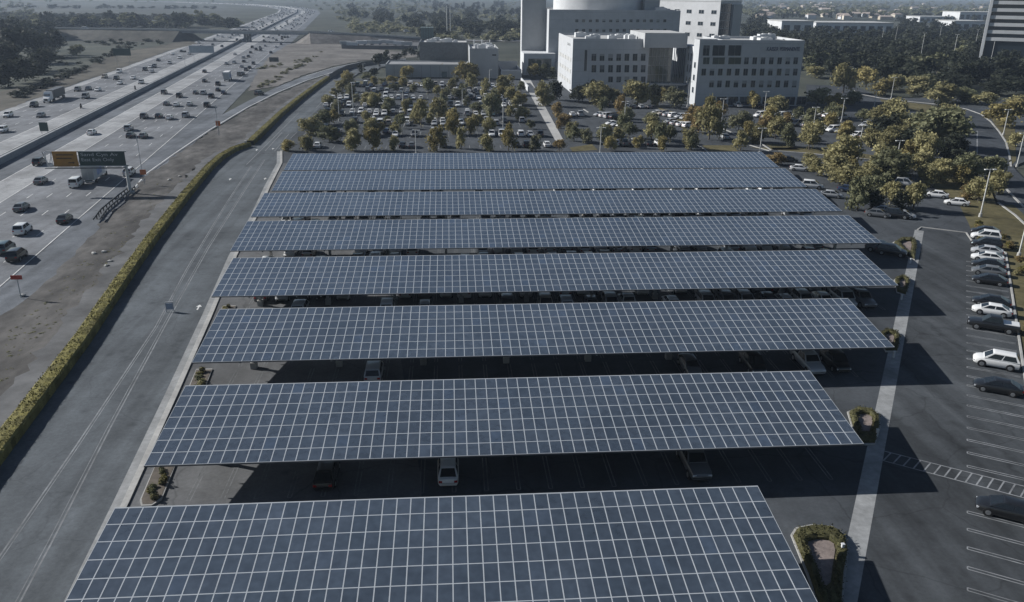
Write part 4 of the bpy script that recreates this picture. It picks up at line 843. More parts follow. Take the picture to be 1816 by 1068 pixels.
def box_truck(x, y, rz, label, big=True):
    t = thing('box_truck', label, 'truck', (x, y, -.25), rz); L = 8.2 if big else 6.2
    m = MB(); m.box(-L, 0, -1.25, 1.25, .95, 4.1); b_ = m.build('cargo_box', M_wallw, t)
    for e in (-1, 1):
        m = MB(); m.box(-L - .03, -L, min(0.04 * e, 1.17 * e), max(.04 * e, 1.17 * e), 1.05, 3.6); m.build('rear_door', M_wallg, b_)
        m = MB(); m.box(-L * .7, -L * .25, *sorted((e * 1.25, e * 1.262)), 1.5, 2.9); m.build('side_graphic', mat('pale_blue_print', (.28, .33, .5), var=.3, scale=.8), b_)
    m = MB(); m.box(-L, -L + .2, -1.2, 1.2, .5, .75); m.build('rear_bumper', M_steel, t)
    m = MB(); m.box(-L + .3, 2.0, -.45, .45, .6, .95); m.build('chassis', M_trim, t)
    m = MB(); m.loft([[(a, -hw, zb), (a, hw, zb), (a, hw * .94, zt), (a, -hw * .94, zt)] for a, hw, zb, zt in [(.15, 1.1, .6, 2.5), (1.2, 1.12, .55, 2.55), (1.9, 1.1, .5, 1.7), (2.7, 1.0, .5, 1.35)]]); m.build('cab', paint('white'), t, 30)
    m = MB(); m.box(1.25, 1.75, -.98, .98, 1.72, 2.3); m.build('windshield', M_cglass, t)
    wheels(t, [1.5, -L + 2.0], 1.2, .45); return t
x, y, _ = G(147, 326); box_truck(x + 1.2 - 8.2 * math.sin(FA), y + 8.4, FH, 'white box truck passing under the overhead freeway sign')
x, y, _ = G(131, 331); car('van', 'white', x, y + 1.5, FH, '', True, 'white minivan close behind the white box truck', z=-.25)
x, y, _ = G(402, 142); box_truck(x, y + 4, FH, 'pale box truck amid the dense cars near the dirt slope')
x, y, _ = G(218, 315); car('suv', 'white', x, y + 4, FH, '', False, 'white SUV half hidden behind the overhead sign post', z=-.25)
# kerbside row of parked cars
PR = math.atan2(SX[1], SX[0])
def park(px, py, kind, colour, label, rev=True, **kw):
    g_ = G2(px, py); s = (g_[0] - GUT[0][0]) * AX[0] + (g_[1] - GUT[0][1]) * AX[1]
    x, y = A2(s, 10.45); car(kind, colour, x, y, PR + (math.pi if rev else 0), '', True, label, **kw)
park(1757, 417, 'sedan', 'black', 'black sedan at the end of the kerbside row, beside the shrubs')
park(1757, 427, 'suv', 'white', 'white SUV second from the shrub end of the kerbside row')
park(1760, 441, 'suv', 'black', 'black SUV between the white SUV and the silver sedan')
park(1765, 453, 'sedan', 'silver', 'silver sedan between a black SUV and a white sedan')
park(1760, 464, 'sedan', 'white', 'white sedan parked next to the silver sedan')
park(1757, 476, 'sedan', 'black', 'black sedan between the white sedan and the grey sedan')
park(1764, 489, 'sedan', 'grey', 'grey sedan in the kerbside row between two black cars')
park(1768, 505, 'sedan', 'black', 'black sedan next to empty stalls and the grey sedan')
park(1765, 543, 'sedan', 'black', 'black sedan tucked behind the lone white sedan')
park(1762, 558, 'sedan', 'white', 'white sedan beside the black pickup truck')
park(1768, 586, 'pickup', 'black', 'black pickup truck with a white bed cover', cover=True)
park(1768, 650, 'suv', 'white', 'white SUV standing alone between the pickup and a black sedan')
park(1778, 696, 'sedan', 'black', 'black sedan parked beside the lone white SUV')
park(1790, 915, 'sedan', 'black', 'black sedan alone near the ladder crosswalk')
# cars under the carports
def under(ri, px, py, kind, colour, label, detail=True, back=False, nose_in=False):
    c, xl, n, yf, W = CANOPY[ri]; x = G2(px, py)[0]; car(kind, colour, x, yf + (2.75 if not back else 8.9), -math.pi / 2 if not nose_in else math.pi / 2, '', detail, label)
under(1, 575, 868, 'sedan', 'black', 'dark sedan with pale roof edge under the second shortest canopy', nose_in=True)
under(1, 795, 862, 'sedan', 'white', 'white sedan poking out from the second shortest canopy', nose_in=True)
under(1, 1237, 845, 'pickup', 'grey', 'grey pickup truck deep in the shade of the second shortest canopy')
under(2, 663, 675, 'suv', 'silver', 'silver SUV alone in the shade of the third shortest canopy', nose_in=True)
under(2, 1225, 660, 'sedan', 'grey', 'grey sedan in shade between empty stalls, third shortest canopy')
under(2, 1335, 655, 'suv', 'black', 'black SUV in shade beside the grey sedan, third shortest canopy')
under(2, 1440, 660, 'pickup', 'silver', 'silver pickup truck at the drive aisle end, third shortest canopy')
under(2, 1490, 660, 'suv', 'black', 'black SUV next to the silver pickup truck, third shortest canopy')
i = 0
for px, c_, k_ in [(540,'silver','suv'),(690,'white','suv'),(755,'silver','sedan'),(898,'grey','suv'),(965,'beige','suv'),(1000,'silver','suv'),(1046,'grey','sedan'),(1080,'silver','suv'),(1110,'silver','pickup'),(1188,'white','sedan'),(1250,'silver','suv'),(1287,'grey','suv'),(1320,'silver','suv'),(1357,'black','suv'),(1390,'silver','sedan'),(1425,'silver','suv'),(1462,'white','sedan'),(1498,'silver','van'),(1530,'grey','pickup')]:
    c, xl, n, yf, W = CANOPY[3]; x = G2(px, 541)[0]; car(k_, c_, x, yf + 2.75, rc.choice([-1, 1]) * math.pi / 2, 'in shade under the fourth shortest canopy')
def merged_cars(name, label, lst):
    cs = sorted(set(c for _, c, *_ in lst)); base = ['glass', 'tyre', 'rim', 'trim', 'head', 'tail']; mb = MB()
    for k_, c_, x, y, a in lst:
        co, si = math.cos(a), math.sin(a)
        for pn, l2 in CARP[k_].items():
            for m, mk, sm in l2:
                mb.add([(x + p[0] * co - p[1] * si, y + p[0] * si + p[1] * co, p[2]) for p in m.v], m.f, len(base) + cs.index(c_) if mk == 'paint' else base.index(mk))
    tag(mb.build(name, [mres(q, 'white') for q in base] + [paint(q) for q in cs], None, 35), label, 'cars', None, 'stuff')
SH = []
for ri in range(3, 8):
    c, xl, n, yf, W = CANOPY[ri]; x = xl + 4.4
    while x < xl + W - 2:
        for dy in ((2.75, 8.9) if ri > 3 else (8.9,)):
            if rc.random() < (.72 if dy > 5 else .55): SH.append((rc.choice(KINDS), rc.choice(COLS), x + rc.uniform(-.15, .15), yf + dy + rc.uniform(-.3, .3), rc.choice([-1, 1]) * math.pi / 2))
        x += 2.75
merged_cars('shaded_parked_cars', 'rows of parked cars hardly seen in the deep shade under the longer canopies', SH)
for px, py, k_, c_ in [(1580, 452, 'suv', 'black'), (1560, 446, 'suv', 'grey')]:
    x, y, _ = G(px, py); car(k_, c_, x, y, PR, 'in the canopy shadow by the gutter strip')
# crowded lot behind the carports
STRIPS = [(221, .35, 1), (241, .34, 2), (262, .5, 2), (283, .62, 2), (305, .72, 2), (327, .74, 2), (349, .76, 2), (371, .8, 2)]
SPOTS = []
for y, occ, nr in STRIPS:
    x = -44 + (y - 221) * -.01
    while x < 26:
        for d in ((-2.75, 2.75) if nr == 2 else (0,)):
            if rc.random() < occ * .8: SPOTS.append((x + rc.uniform(-.2, .2), y + d + rc.uniform(-.4, .4), y))
        x += 2.8
NTH = ['first', 'second', 'third', 'fourth', 'fifth', 'sixth', 'seventh', 'eighth']
print('lot cars', len(SPOTS))
for x, y, ys_ in SPOTS: car(rc.choice(KINDS), rc.choice(COLS), x, y, rc.choice([-1, 1]) * math.pi / 2, 'in the %s stall strip beyond the longest canopy' % NTH[[q[0] for q in STRIPS].index(ys_)] + (' near the walkway' if x > 3 else ' near the service road' if x < -22 else ''))
mb = MB()
for y, occ, nr in STRIPS:
    x = -45.4
    while x < 27:
        ribbon(mb, [(x, y - (5.4 if nr == 2 else 2.6)), (x, y + (5.4 if nr == 2 else 2.6))], -.06, .06, .0); x += 2.8
struct('stall_lines', mb, M_faded, 'stall lines of the crowded lot')
ZW = 'in the lot before the medical building'
for px, py, n_, st in [(1064,206,4,(1.3,-2.5)),(1085,222,3,(1.3,-2.4)),(1165,203,6,(1.4,-2.5)),(1188,220,4,(1.4,-2.4)),(1090,258,3,(2.7,0)),(1150,258,2,(2.8,0)),(1348,208,5,(1.6,-2.2)),(1362,216,6,(1.7,-2.1)),(1372,206,6,(1.7,-2.2)),(1455,207,4,(1.6,-2.2)),(1462,232,3,(1.7,-2.1)),(1285,246,1,(1,0)),(1110,192,4,(2.8,0)),(1308,190,1,(1,0)),(1345,192,2,(2.8,0)),(1535,226,4,(1.7,-2.1)),(1520,244,3,(1.7,-2.1)),(1410,222,5,(1.7,-2.1)),(1015,206,2,(2.8,0)),(1425,248,2,(2,-2))]:
    x, y, _ = G(px, py)
    for k in range(n_):
        car(rc.choice(KINDS), rc.choice(COLS), x + st[0] * k, y + st[1] * k, math.atan2(.4, .9) + math.pi * rc.randint(0, 1) if abs(st[1]) > .1 else math.pi / 2, ZW)
EW = 'on the tree shaded tarmac by the entry road'
for px, py, k_, c_, a in [(1418,303,'sedan','white',-.4),(1398,287,'sedan','black',-.3),(1660,350,'sedan','white',PR+math.pi),(1696,364,'sedan','white',PR+math.pi),(1474,350,'sedan','silver',-.45),(1440,334,'suv','white',-.4),(1570,378,'sedan','silver',PR),(1590,386,'suv','black',PR),(1556,384,'sedan','grey',PR),(1605,330,'suv','silver',PR),(1545,330,'sedan','silver',PR),(1585,318,'sedan','grey',PR),(1505,340,'sedan','dark blue',PR),(1600,386,'sedan','silver',PR)]:
    x, y, _ = G(px, py); car(k_, c_, x, y, a, EW, px > 1640)
# ------------------------------------------------------------------ buildings
M_blind = mat('window_blind', (.26, .27, .27), var=.08); M_blind2 = mat('dark_window_blind', (.10, .105, .11), var=.08); M_joint = mat('joint_grey', (.27, .28, .29), var=.1)  # joint strips a darker grey than the walls around them
ru = random.Random(4)
def win(b, x0, x1, z0, z1, yface, name='window', glass=None, frame=True):
    """a window set on a wall facing the camera: reveal frame, recessed-looking pane"""
    m = MB(); f = .14
    for q in ((x0 - f, x1 + f, z1, z1 + f), (x0 - f, x1 + f, z0 - f, z0), (x0 - f, x0, z0, z1), (x1, x1 + f, z0, z1)): m.box(q[0], q[1], yface - .10, yface + .05, q[2], q[3])
    o = m.build(name, M_sill, b); m = MB(); m.box(x0, x1, yface - .02, yface + .05, z0, z1); m.build('pane', glass or M_bglass, o)
    if glass is None and ru.random() < .5:
        m = MB(); k = ru.choice([.3, .45, .6, .8]); m.box(x0 + .03, x1 - .03, yface - .03, yface - .021, z1 - (z1 - z0) * k, z1); m.build('blind', ru.choice([M_blind, M_blind2]), o)
    m = MB(); m.box((x0 + x1) / 2 - .04, (x0 + x1) / 2 + .04, yface - .06, yface - .031, z0, z1); m.build('mullion', M_mull, o)
    return o
def joints(b, x0, x1, y, zs, xs):
    for z in zs: m = MB(); m.box(x0 + .05, x1 - .05, y - .012, y - .002, z - .04, z + .04); m.build('panel_joint', M_joint, b)
    for x in xs: m = MB(); m.box(x - .03, x + .03, y - .016, y - .0125, .3, max(zs)); m.build('panel_joint', M_joint, b)
def winx(b, y0, y1, z0, z1, xface):           # window on a wall facing west
    m = MB(); f = .14
    for q in ((y0 - f, y1 + f, z1, z1 + f), (y0 - f, y1 + f, z0 - f, z0), (y0 - f, y0, z0, z1), (y1, y1 + f, z0, z1)): m.box(xface - .10, xface + .05, q[0], q[1], q[2], q[3])
    o = m.build('window', M_sill, b); m = MB(); m.box(xface - .02, xface + .05, y0, y1, z0, z1); m.build('pane', M_bglass, o)
def block(b, x0, x1, y0, y1, z1, wallm, roofm=None, par=.9, name='wall', z0=-.1):
    m = MB(); m.box(x0, x1, y0, y1, z0, z1 - par)
    w_ = m.build(name, wallm, b); m = MB(); t = .35
    m.box(x0, x1, y0, y0 + t, z1 - par, z1); m.box(x0, x1, y1 - t, y1, z1 - par, z1); m.box(x0, x0 + t, y0 + t, y1 - t, z1 - par, z1); m.box(x1 - t, x1, y0 + t, y1 - t, z1 - par, z1)
    m.build('parapet', wallm, b)
    m = MB(); m.box(x0 + t + .01, x1 - t - .01, y0 + t + .01, y1 - t - .01, z1 - par + .003, z1 - par + .06); m.build('roof', roofm or M_roof, b)
    if wallm is M_wall: joints(b, x0, x1, y0, [k * 4.4 + 4.3 for k in range(int((z1 - par - 1) / 4.4))] + [z1 - par - .3], [x0 + (k + 1) * 7.0 for k in range(int((x1 - x0 - 1) / 7.0))])
def unit(b, x, y, z, sx, sy, sz):
    m = MB(); m.box(x, x + sx, y, y + sy, z, z + sz); m.box(x + .15, x + sx - .15, y - .03, y, z + .2, z + sz - .2); o = m.build('roof_unit', M_wallw, b)
    m = MB(); m.cyl((x + sx / 2, y + sy / 2, z + sz), (x + sx / 2, y + sy / 2, z + sz + .3), min(sx, sy) * .35, min(sx, sy) * .35, 10); m.build('fan', M_steel, o)
ru = random.Random(4)
def units(b, n, x0, x1, y0, y1, z):
    for k in range(n): unit(b, ru.uniform(x0, x1 - 4), ru.uniform(y0, y1 - 4), z, ru.uniform(2, 5), ru.uniform(2, 4), ru.uniform(1, 2.2))
def letters(txt, size, m, parent, loc, rot, name='lettering', width=None, ext=.06):
    cu = bpy.data.curves.new(name, 'FONT'); cu.body = txt; cu.size = size; cu.extrude = ext; o = bpy.data.objects.new(name, cu); COL.objects.link(o)
    bpy.context.view_layer.update(); me = bpy.data.meshes.new_from_object(o); bpy.data.objects.remove(o)
    me.materials.clear(); me.materials.append(m); o = link(name, me, parent, loc)
    if width:
        xs = [v.co.x for v in me.vertices]; k = width / (max(xs) - min(xs)); me.transform(Matrix.Diagonal((k, 1, 1, 1)))
    o.rotation_euler = rot; return o
# A: clinic wing with lit west wall, overhanging volume and glazed atrium
YA = 345.0
def XA(px, y, py=110): return AT(px, py, y)[0]
def ZA(px, py, y): return AT(px, py, y)[2]
zA = ZA(1017, 68.6, YA)
bA = thing('clinic_building', 'pale clinic wing with lit side wall, paired window rows and glazed entrance', 'building')
xa0 = XA(1015, YA); xa1 = XA(1150, YA)
block(bA, xa0, xa1, YA, YA + 46, zA, M_wall)
for py0, py1 in ((95.6, 108), (115.7, 128.5), (136, 146)):
    for px in (1053.5, 1068, 1083, 1097.5, 1112, 1126.6, 1141):
        if py0 > 130 and px < 1070: continue
        xc = XA(px, YA, py0); win(bA, xc - .95, xc + .95, ZA(px, py1, YA), ZA(px, py0, YA), YA)
xc = XA(1039, YA, 100); win(bA, xc - .5, xc + .5, ZA(1039, 126, YA), ZA(1039, 89, YA), YA)
for k in range(5):
    for z in (3.2, 7.6, 12.2):
        m = MB(); m.box(xa0 - .1, xa0 + .05, YA + 4 + k * 8.2, YA + 11.2 + k * 8.2, z, z + 1.6); m.build('window_band', M_sill, bA)
        m = MB(); m.box(xa0 - .11, xa0 - .105, YA + 4.2 + k * 8.2, YA + 11 + k * 8.2, z + .2, z + 1.4); m.build('pane', mat('pale_blind', (.42, .42, .41), var=.05), bA)
letters('KAISER', 1.5, M_wallg, bA, (xa0 - .02, YA + 16, zA - 3.4), (math.pi / 2, 0, -math.pi / 2), width=9)
units(bA, 9, xa0 + 4, xa1 - 3, YA + 4, YA + 40, zA - .8)
# overhang
x0, x1 = XA(1141, YA - 3), XA(1216, YA - 3); zt, zb = ZA(1180, 60, YA - 3), ZA(1180, 85, YA - 3)
m = MB(); m.box(x0, x1, YA - 3, YA + 26, zb, zt); m.build('overhang', M_wallg, bA)
m = MB(); m.box(x0 + .02, x1 - .02, YA - 3.04, YA - 3, zt, zt + .3); m.box(x0, x1, YA - 2.9, YA + 25.9, zt + .002, zt + .1); m.build('overhang_cap', M_roof, bA)
# glazed atrium below it: panes with mullions
gx0, gx1 = xa1 + .05, XA(1191, YA + 1.5)
for i in range(6):
    for j in range(5):
        wx = (gx1 - gx0) / 6; hz = zb / 5; m = MB(); m.box(gx0 + i * wx + .08, gx0 + (i + 1) * wx - .08, YA + 1.5, YA + 1.6, j * hz + .08, (j + 1) * hz - .08); m.build('pane', M_curtain, bA)
m = MB()
for i in range(7): m.box(gx0 + i * wx - .08, gx0 + i * wx + .08, YA + 1.4, YA + 1.65, 0, zb)
for j in range(1, 6): m.box(gx0, gx1, YA + 1.42, YA + 1.63, j * hz - .07, j * hz + .07)
m.build('mullion', M_mull, bA)
xl_ = XA(1192, YA + 30); m = MB(); m.box(xl_, xl_ + 6, YA + 8, YA + 30, -.1, zb - .02); m.build('link_wall', M_wallw, bA)
for k in range(7): m = MB(); m.box(xl_ - .08, xl_ - .002, YA + 9.5 + k * 2.8, YA + 10.6 + k * 2.8, 2, zb - 1.2); m.build('fin_window', M_bglass, bA)
m = MB(); m.box(gx0 - 2, gx1 + 6, YA - 4, YA + 1.3, 3.6, 4.1); m.build('entrance_canopy', M_wallg, bA)
for k in range(4): m = MB(); m.cyl((gx0 + k * 6, YA - 3.4, -.1), (gx0 + k * 6, YA - 3.4, 3.6), .22, .22, 8); m.build('column', M_wallw, bA)
# B: wing with large lettering
YB = 304.5; zB = ZA(1420, 71.7, YB)
bB = thing('clinic_building', 'grey shaded clinic wing with blue lettering and four window rows', 'building')
xb0, xb1 = XA(1238, YB), XA(1420, YB, 130)
block(bB, xb0 + 9.02, xb1, YB, YB + 27, zB, M_wall)
block(bB, xb0, xb0 + 9, YB, YB + 7, zB, M_wall, name='west_wall')
def wpx(b, px, w_, py0, py1, y, glass=None):
    xc = XA(px, y, (py0 + py1) / 2); h = w_ / F * y * 1.02 / 2; win(b, xc - h, xc + h, ZA(px, py1, y), ZA(px, py0, y), y, glass=glass)
for px0, px1 in ((1247, 1258), (1264, 1285), (1292, 1314)):
    wpx(bB, (px0 + px1) / 2, px1 - px0, 80.5, 99, YB); wpx(bB, (px0 + px1) / 2, px1 - px0, 102, 114, YB, M_curtain)
for zx in (800, 895, 990, 1085, 1180, 1275, 1365): wpx(bB, 1200 + zx / 6.47, 7.6, 102, 114, YB)
for zx in (310, 405, 500, 600, 695, 790, 885, 980, 1075, 1175, 1270, 1360): wpx(bB, 1200 + zx / 6.47, 7.6, 122, 134, YB)
for zx in (400, 490, 585, 680, 775, 875, 970, 1065, 1160, 1255, 1350): wpx(bB, 1200 + zx / 6.47, 7.6, 143, 155, YB)
for k in range(9):
    xk = xb0 + 4 + k * 4.4; win(bB, xk, xk + 3.7, .4, 3.4, YB)
letters('KAISER', 2.0, M_signblue, bB, (XA(1359.5, YB, 88), YB - .08, ZA(1370, 90.5, YB)), (math.pi / 2, 0, 0), width=XA(1380, YB, 88) - XA(1359.5, YB, 88))
letters('PERMANENTE', 2.0, M_signblue, bB, (XA(1383, YB, 88), YB - .08, ZA(1400, 90.5, YB)), (math.pi / 2, 0, 0), width=XA(1418, YB, 88) - XA(1383, YB, 88))
m = MB(); lx, lz = XA(1354, YB, 88), ZA(1354, 90.5, YB)
for k in range(3): m.box(lx - 1.1 + k * .75, lx - .75 + k * .75, YB - .12, YB - .01, lz, lz + 1.0 + .35 * (k == 1))
m.cyl((lx - .1, YB - .12, lz + 1.75), (lx - .1, YB - .01, lz + 1.75), .35, .35, 10); m.build('sign_emblem', M_signw, bB)
for z in (4.5, 9, 13.5): winx(bB, YB + 2.5, YB + 4.5, z, z + 2, xb0)
units(bB, 6, xb0 + 11, xb1 - 3, YB + 4, YB + 24, zB - .8)
# low lit annex beside B
xn = XA(1217, 346, 110); zn = ZA(1222, 82, 338)
m = MB(); m.box(xn, xb0 + 8, 330, 346, -.1, zn); m.build('annex', M_wallw, bB)
for k in range(4):
    for z in (4, 9, 13.5): m = MB(); m.box(xn - .06, xn - .002, 331.5 + k * 3.6, 333 + k * 3.6, z, z + 3.0); m.build('window', M_bglass, bB)
# C: main hospital block with a round rooftop drum and slab tower
YC = 428.0
bC = thing('hospital_building', 'tall grey hospital block with round rooftop drum and slab tower', 'building')
xc0, xc1 = XA(973, YC, 60), XA(1204, YC, 60); zC = ZA(1100, 18, YC)
block(bC, xc0, xc1, YC, YC + 60, zC, M_wall)
for py in (37, 54):
    for k in range(14):
        px = 1023 + k * 12; wpx(bC, px, 5, py - 2.5, py + 2.5, YC)
m = MB(); cx, cy = XA(1062, YC + 32, 10), YC + 32; R_ = 24.5
m.cyl((cx, cy, zC - .8), (cx, cy, zC + 11), R_, R_, 48); m.build('rooftop_drum', M_wallw, bC, 30)
m = MB(); m.box(cx + R_ - 4, xc1 - 8, YC + 12, YC + 40, zC - .8, zC + 5); m.build('penthouse', M_wallg, bC)
units(bC, 5, cx + R_, xc1 - 4, YC + 3, YC + 11, zC - .8)
ys = YC + 14; xs0, xs1 = XA(927, ys, 40), xc0 - .03
m = MB(); m.box(xs0, xs1, ys, ys + 6, -.1, 38); m.build('slab_tower', M_wallg, bC)
m = MB(); m.box(xs0 - .5, xs0 - .02, ys - .4, ys + 6.4, -.1, 38); m.build('tower_edge', M_wallw, bC)
zp = ZA(950, 95, YC - 6); m = MB(); m.box(XA(929, YC - 6, 95), xs1 + 3, YC - 6, ys - .02, -.1, zp); m.build('podium', M_wallw, bC)
m = MB(); m.box(XA(937, YC - 6, 110), xs1 + 1, YC - 6.06, YC - 6, 1, zp - 2.5); m.build('podium_glass', M_curtain, bC)
m = MB(); m.box(xs1 + 3.05, xs1 + 11, YC - 8, YC - .03, -.1, zp - 4); m.build('low_wing', M_wallg, bC)
# D: rotated white wing
YD = 470.0; dc = XA(1275, YD, 40)
bD = thing('hospital_building', 'white sunlit wing turned at an angle with paired dark windows', 'building', (dc, YD, 0), math.atan2(-.8, .6))
zD = ZA(1275, 3, YD)
m = MB(); m.box(-46, 0, 0, 20, -.1, zD); m.build('wall', M_wallw, bD)
m = MB(); m.box(-46.2, .2, -.2, 20.2, zD, zD + .7); m.build('parapet', M_wallw, bD)
m = MB(); m.box(-45.6, -.4, .4, 19.6, zD + .7, zD + .76); m.build('roof', M_roof, bD)
for k in range(5):
    for z in (zD - 6.5, zD - 12.8, zD - 19, zD - 25.2):
        x = -40 + k * 8.6; m = MB(); m.box(x - .15, x + 3.35, -.1, -.002, z - .15, z + 2.0); o = m.build('window', M_sill, bD)
        for q in (0, 1): m = MB(); m.box(x + q * 1.7, x + q * 1.7 + 1.5, -.14, -.101, z, z + 1.85); m.build('pane', M_bglass, o)
m = MB(); m.box(.002, .2, .6, 10.5, 2, zD - 1); m.build('glass_wall', M_bglass, bD)
m = MB()
for k in range(6): m.box(.201, .26, .6 + k * 1.95, .75 + k * 1.95, 2, zD - 1)
for k in range(7): m.box(.203, .25, .6, 10.5, 4 + k * 4.2, 4.3 + k * 4.2)
m.build('mullion', M_mull, bD)
m = MB(); m.box(.01, 1.2, 11, 19.5, -.1, zD - 1.5); m.build('stair_tower', M_wallg, bD)
units(bD, 5, -38, -4, 4, 15, zD + .75)
# E and the service blocks west of the hospital
bE = thing('clinic_building', 'plain grey windowless block with one small vent and rooftop plant', 'building')
YE = 405.0; xe0, xe1 = XA(833, YE, 110), XA(884, YE, 110); zE = ZA(860, 86, YE)
block(bE, xe0, xe1, YE, YE + 32, zE, M_wallg)
win(bE, XA(873, YE, 98), XA(880, YE, 98), ZA(876, 99, YE), ZA(876, 96.5, YE), YE)
units(bE, 7, xe0 + 1, xe1 - 1, YE + 2, YE + 30, zE - .8)
for k in range(3): m = MB(); m.cyl((xe0 + 3 + k * 4, YE + 28, zE - .8), (xe0 + 3 + k * 4, YE + 28, zE + 2.5), .25, .25, 8); m.build('vent_stack', M_wallw, bE)
bF = thing('clinic_building', 'long low grey building with flat roof behind yellow trees', 'building')
YF = 410.0; xf0, xf1 = XA(684, YF, 125), XA(831, YF, 125); zF = ZA(700, 114, YF)
block(bF, xf0, xf1, YF, YF + 22, zF, M_wallg, M_roofd, .5)
for k in range(9): m = MB(); m.box(xf0 + 4 + k * 4.4, xf0 + 4.1 + k * 4.4, YF - .06, YF, 0, zF - .6); m.build('panel_joint', M_dsteel, bF)
m = MB(); m.box(xf0 + 27, xf0 + 29.5, YF - .08, YF - .01, 0, 2.6); m.build('door', M_teal, bF)
bG = thing('service_building', 'dark ribbed plant block rising behind the low grey building', 'building')
YG = 434.0; xg0, xg1 = XA(744, YG, 90), XA(829, YG, 90); zG = ZA(780, 75, YG)
block(bG, xg0, xg1, YG, YG + 30, zG, M_walld, M_roof)
for k in range(22): m = MB(); xk = xg0 + .8 + k * (xg1 - xg0 - 1.4) / 22; m.box(xk, xk + .16, YG - .1, YG - .002, 0, zG - .3); m.build('wall_rib', M_walld, bG)
units(bG, 8, xg0 + 2, xg1 - 2, YG + 3, YG + 28, zG - .8)
bH = thing('cooling_tower', 'teal mesh screened tower behind the dark plant block', 'tower')
YH = 470.0; xh0, xh1 = XA(746, YH, 60), XA(769, YH, 60); zH = ZA(757, 49, YH)
m = MB(); m.box(xh0, xh1, YH, YH + 9, -.1, zH); m.build('screen', M_teal, bH)
m = MB()
for k in range(6): m.box(xh0 + k * (xh1 - xh0) / 5 - .1, xh0 + k * (xh1 - xh0) / 5 + .1, YH - .12, YH, 0, zH + .3)
m.build('frame', M_dsteel, bH)
# walled service yard between E and the tower
yd = thing('service_yard', 'white walled yard of plant machines beside the slab tower', 'yard')
YY = 404.0; xy0, xy1 = XA(889, YY, 120), XA(925, YY, 120); zy = ZA(905, 124, YY)
m = MB(); m.box(xy0, xy1, YY, YY + .4, -.1, zy); m.box(xy0, xy1, YY + 26, YY + 26.4, -.1, zy + 2); m.box(xy0, xy0 + .4, YY + .4, YY + 26, -.1, zy); m.box(xy1 - .4, xy1, YY + .4, YY + 26, -.1, zy); m.build('yard_wall', M_wallw, yd)
m = MB(); m.box(xy0 + .4, xy1 - .4, YY - .05, YY - .002, 0, zy - .5); m.build('wall_panel', M_wallg, yd)
units(yd, 7, xy0 + 1, xy1 - 1, YY + 3, YY + 24, .05)
# office tower with white bands
YT = 480.0; xt0 = XA(1748, YT, 50); bT = thing('office_tower', 'tall office tower with white horizontal bands and dark glass strips', 'building', (xt0, YT, 0), math.radians(-33))
zz = ZA(1760, 69, YT)
m = MB(); m.box(1.4, 60, 1.0, 34, 4.2, 62); m.build('glass_core', M_bglass, bT)
for k in range(12):
    m = MB(); m.box(1.2, 60.8, 0, 35, zz + k * 4.02 - .95, zz + k * 4.02 + .95); m.build('band', M_wallw, bT)
for xk, yk, zk in ((-.4, 36, 64), (24, -.01, zz), (50, -.01, zz)):
    m = MB(); m.box(xk, xk + 1.5, -.6, yk, -.1, zk); m.build('pier', M_wallw, bT)
m = MB(); m.box(5, 54, 6, 30, -.1, 4.2); m.build('lobby', M_bglass, bT)
# far low buildings
def lowblock(px0, px1, pyb, pyt, depth, label, wallm=M_wallw, bands=1):
    x0, y, _ = G(px0, pyb); x1 = AT(px1, pyb, y)[0]; z = AT((px0 + px1) / 2, pyt, y)[2]
    b = thing('low_building', label, 'building'); m = MB(); m.box(x0, x1, y, y + depth, -.4, z); m.build('wall', wallm, b)
    m = MB(); m.box(x0 - .5, x1 + .5, y - .5, y + depth + .5, z, z + .5); m.build('roof', M_roof, b)
    n = max(3, int((x1 - x0) / 9))
    for k in range(n):
        m = MB(); xk = x0 + (k + .2) * (x1 - x0) / n; m.box(xk, xk + (x1 - x0) / n * .6, y - .08, y - .002, z * .25, z * .72); m.build('window', M_bglass, b)
lowblock(1384, 1440, 62, 38, 40, 'long white building with tall openings beyond the wood')
lowblock(1445, 1582, 60, 41, 45, 'long pale building with blue glass front beyond the wood')
lowblock(1690, 1748, 56, 38, 40, 'white blocky building beside the office tower')
lowblock(1700, 1800, 38, 22, 50, 'long cream building on the rise behind the office tower')
lowblock(1630, 1690, 40, 30, 40, 'pale low building among far trees')
rh = random.Random(8)
for k in range(64):
    px = rh.choice([rh.uniform(1325, 1600), rh.uniform(1325, 1830)]); py = rh.uniform(5, 36)
    x, y, _ = G(px, py); sx, sy, hz = rh.uniform(10, 24), rh.uniform(9, 14), rh.uniform(4, 7); col = rh.choice(['white', 'cream', 'tan'])
    b = thing('house', '%s walled far suburban house among trees' % col, 'house', (x, y, -.4), rh.uniform(-.5, .5), '%s far suburban houses' % col)
    m = MB(); m.box(-sx / 2, sx / 2, -sy / 2, sy / 2, 0, hz); m.build('wall', {'white': M_wallw, 'cream': mat('cream_plaster', (.55, .50, .41), var=.06), 'tan': mat('tan_plaster', (.42, .36, .28), var=.06)}[col], b)
    m = MB(); e = .6; rz_ = hz + sy * .22
    m.add([(-sx / 2 - e, -sy / 2 - e, hz), (sx / 2 + e, -sy / 2 - e, hz), (sx / 2 + e, sy / 2 + e, hz), (-sx / 2 - e, sy / 2 + e, hz), (-sx / 2 + 2, 0, rz_), (sx / 2 - 2, 0, rz_)], [(0, 1, 5, 4), (1, 2, 5), (2, 3, 4, 5), (3, 0, 4), (0, 3, 2, 1)]); m.build('roof', mat('pale_tile_roof', (.36, .30, .26), var=.15), b)
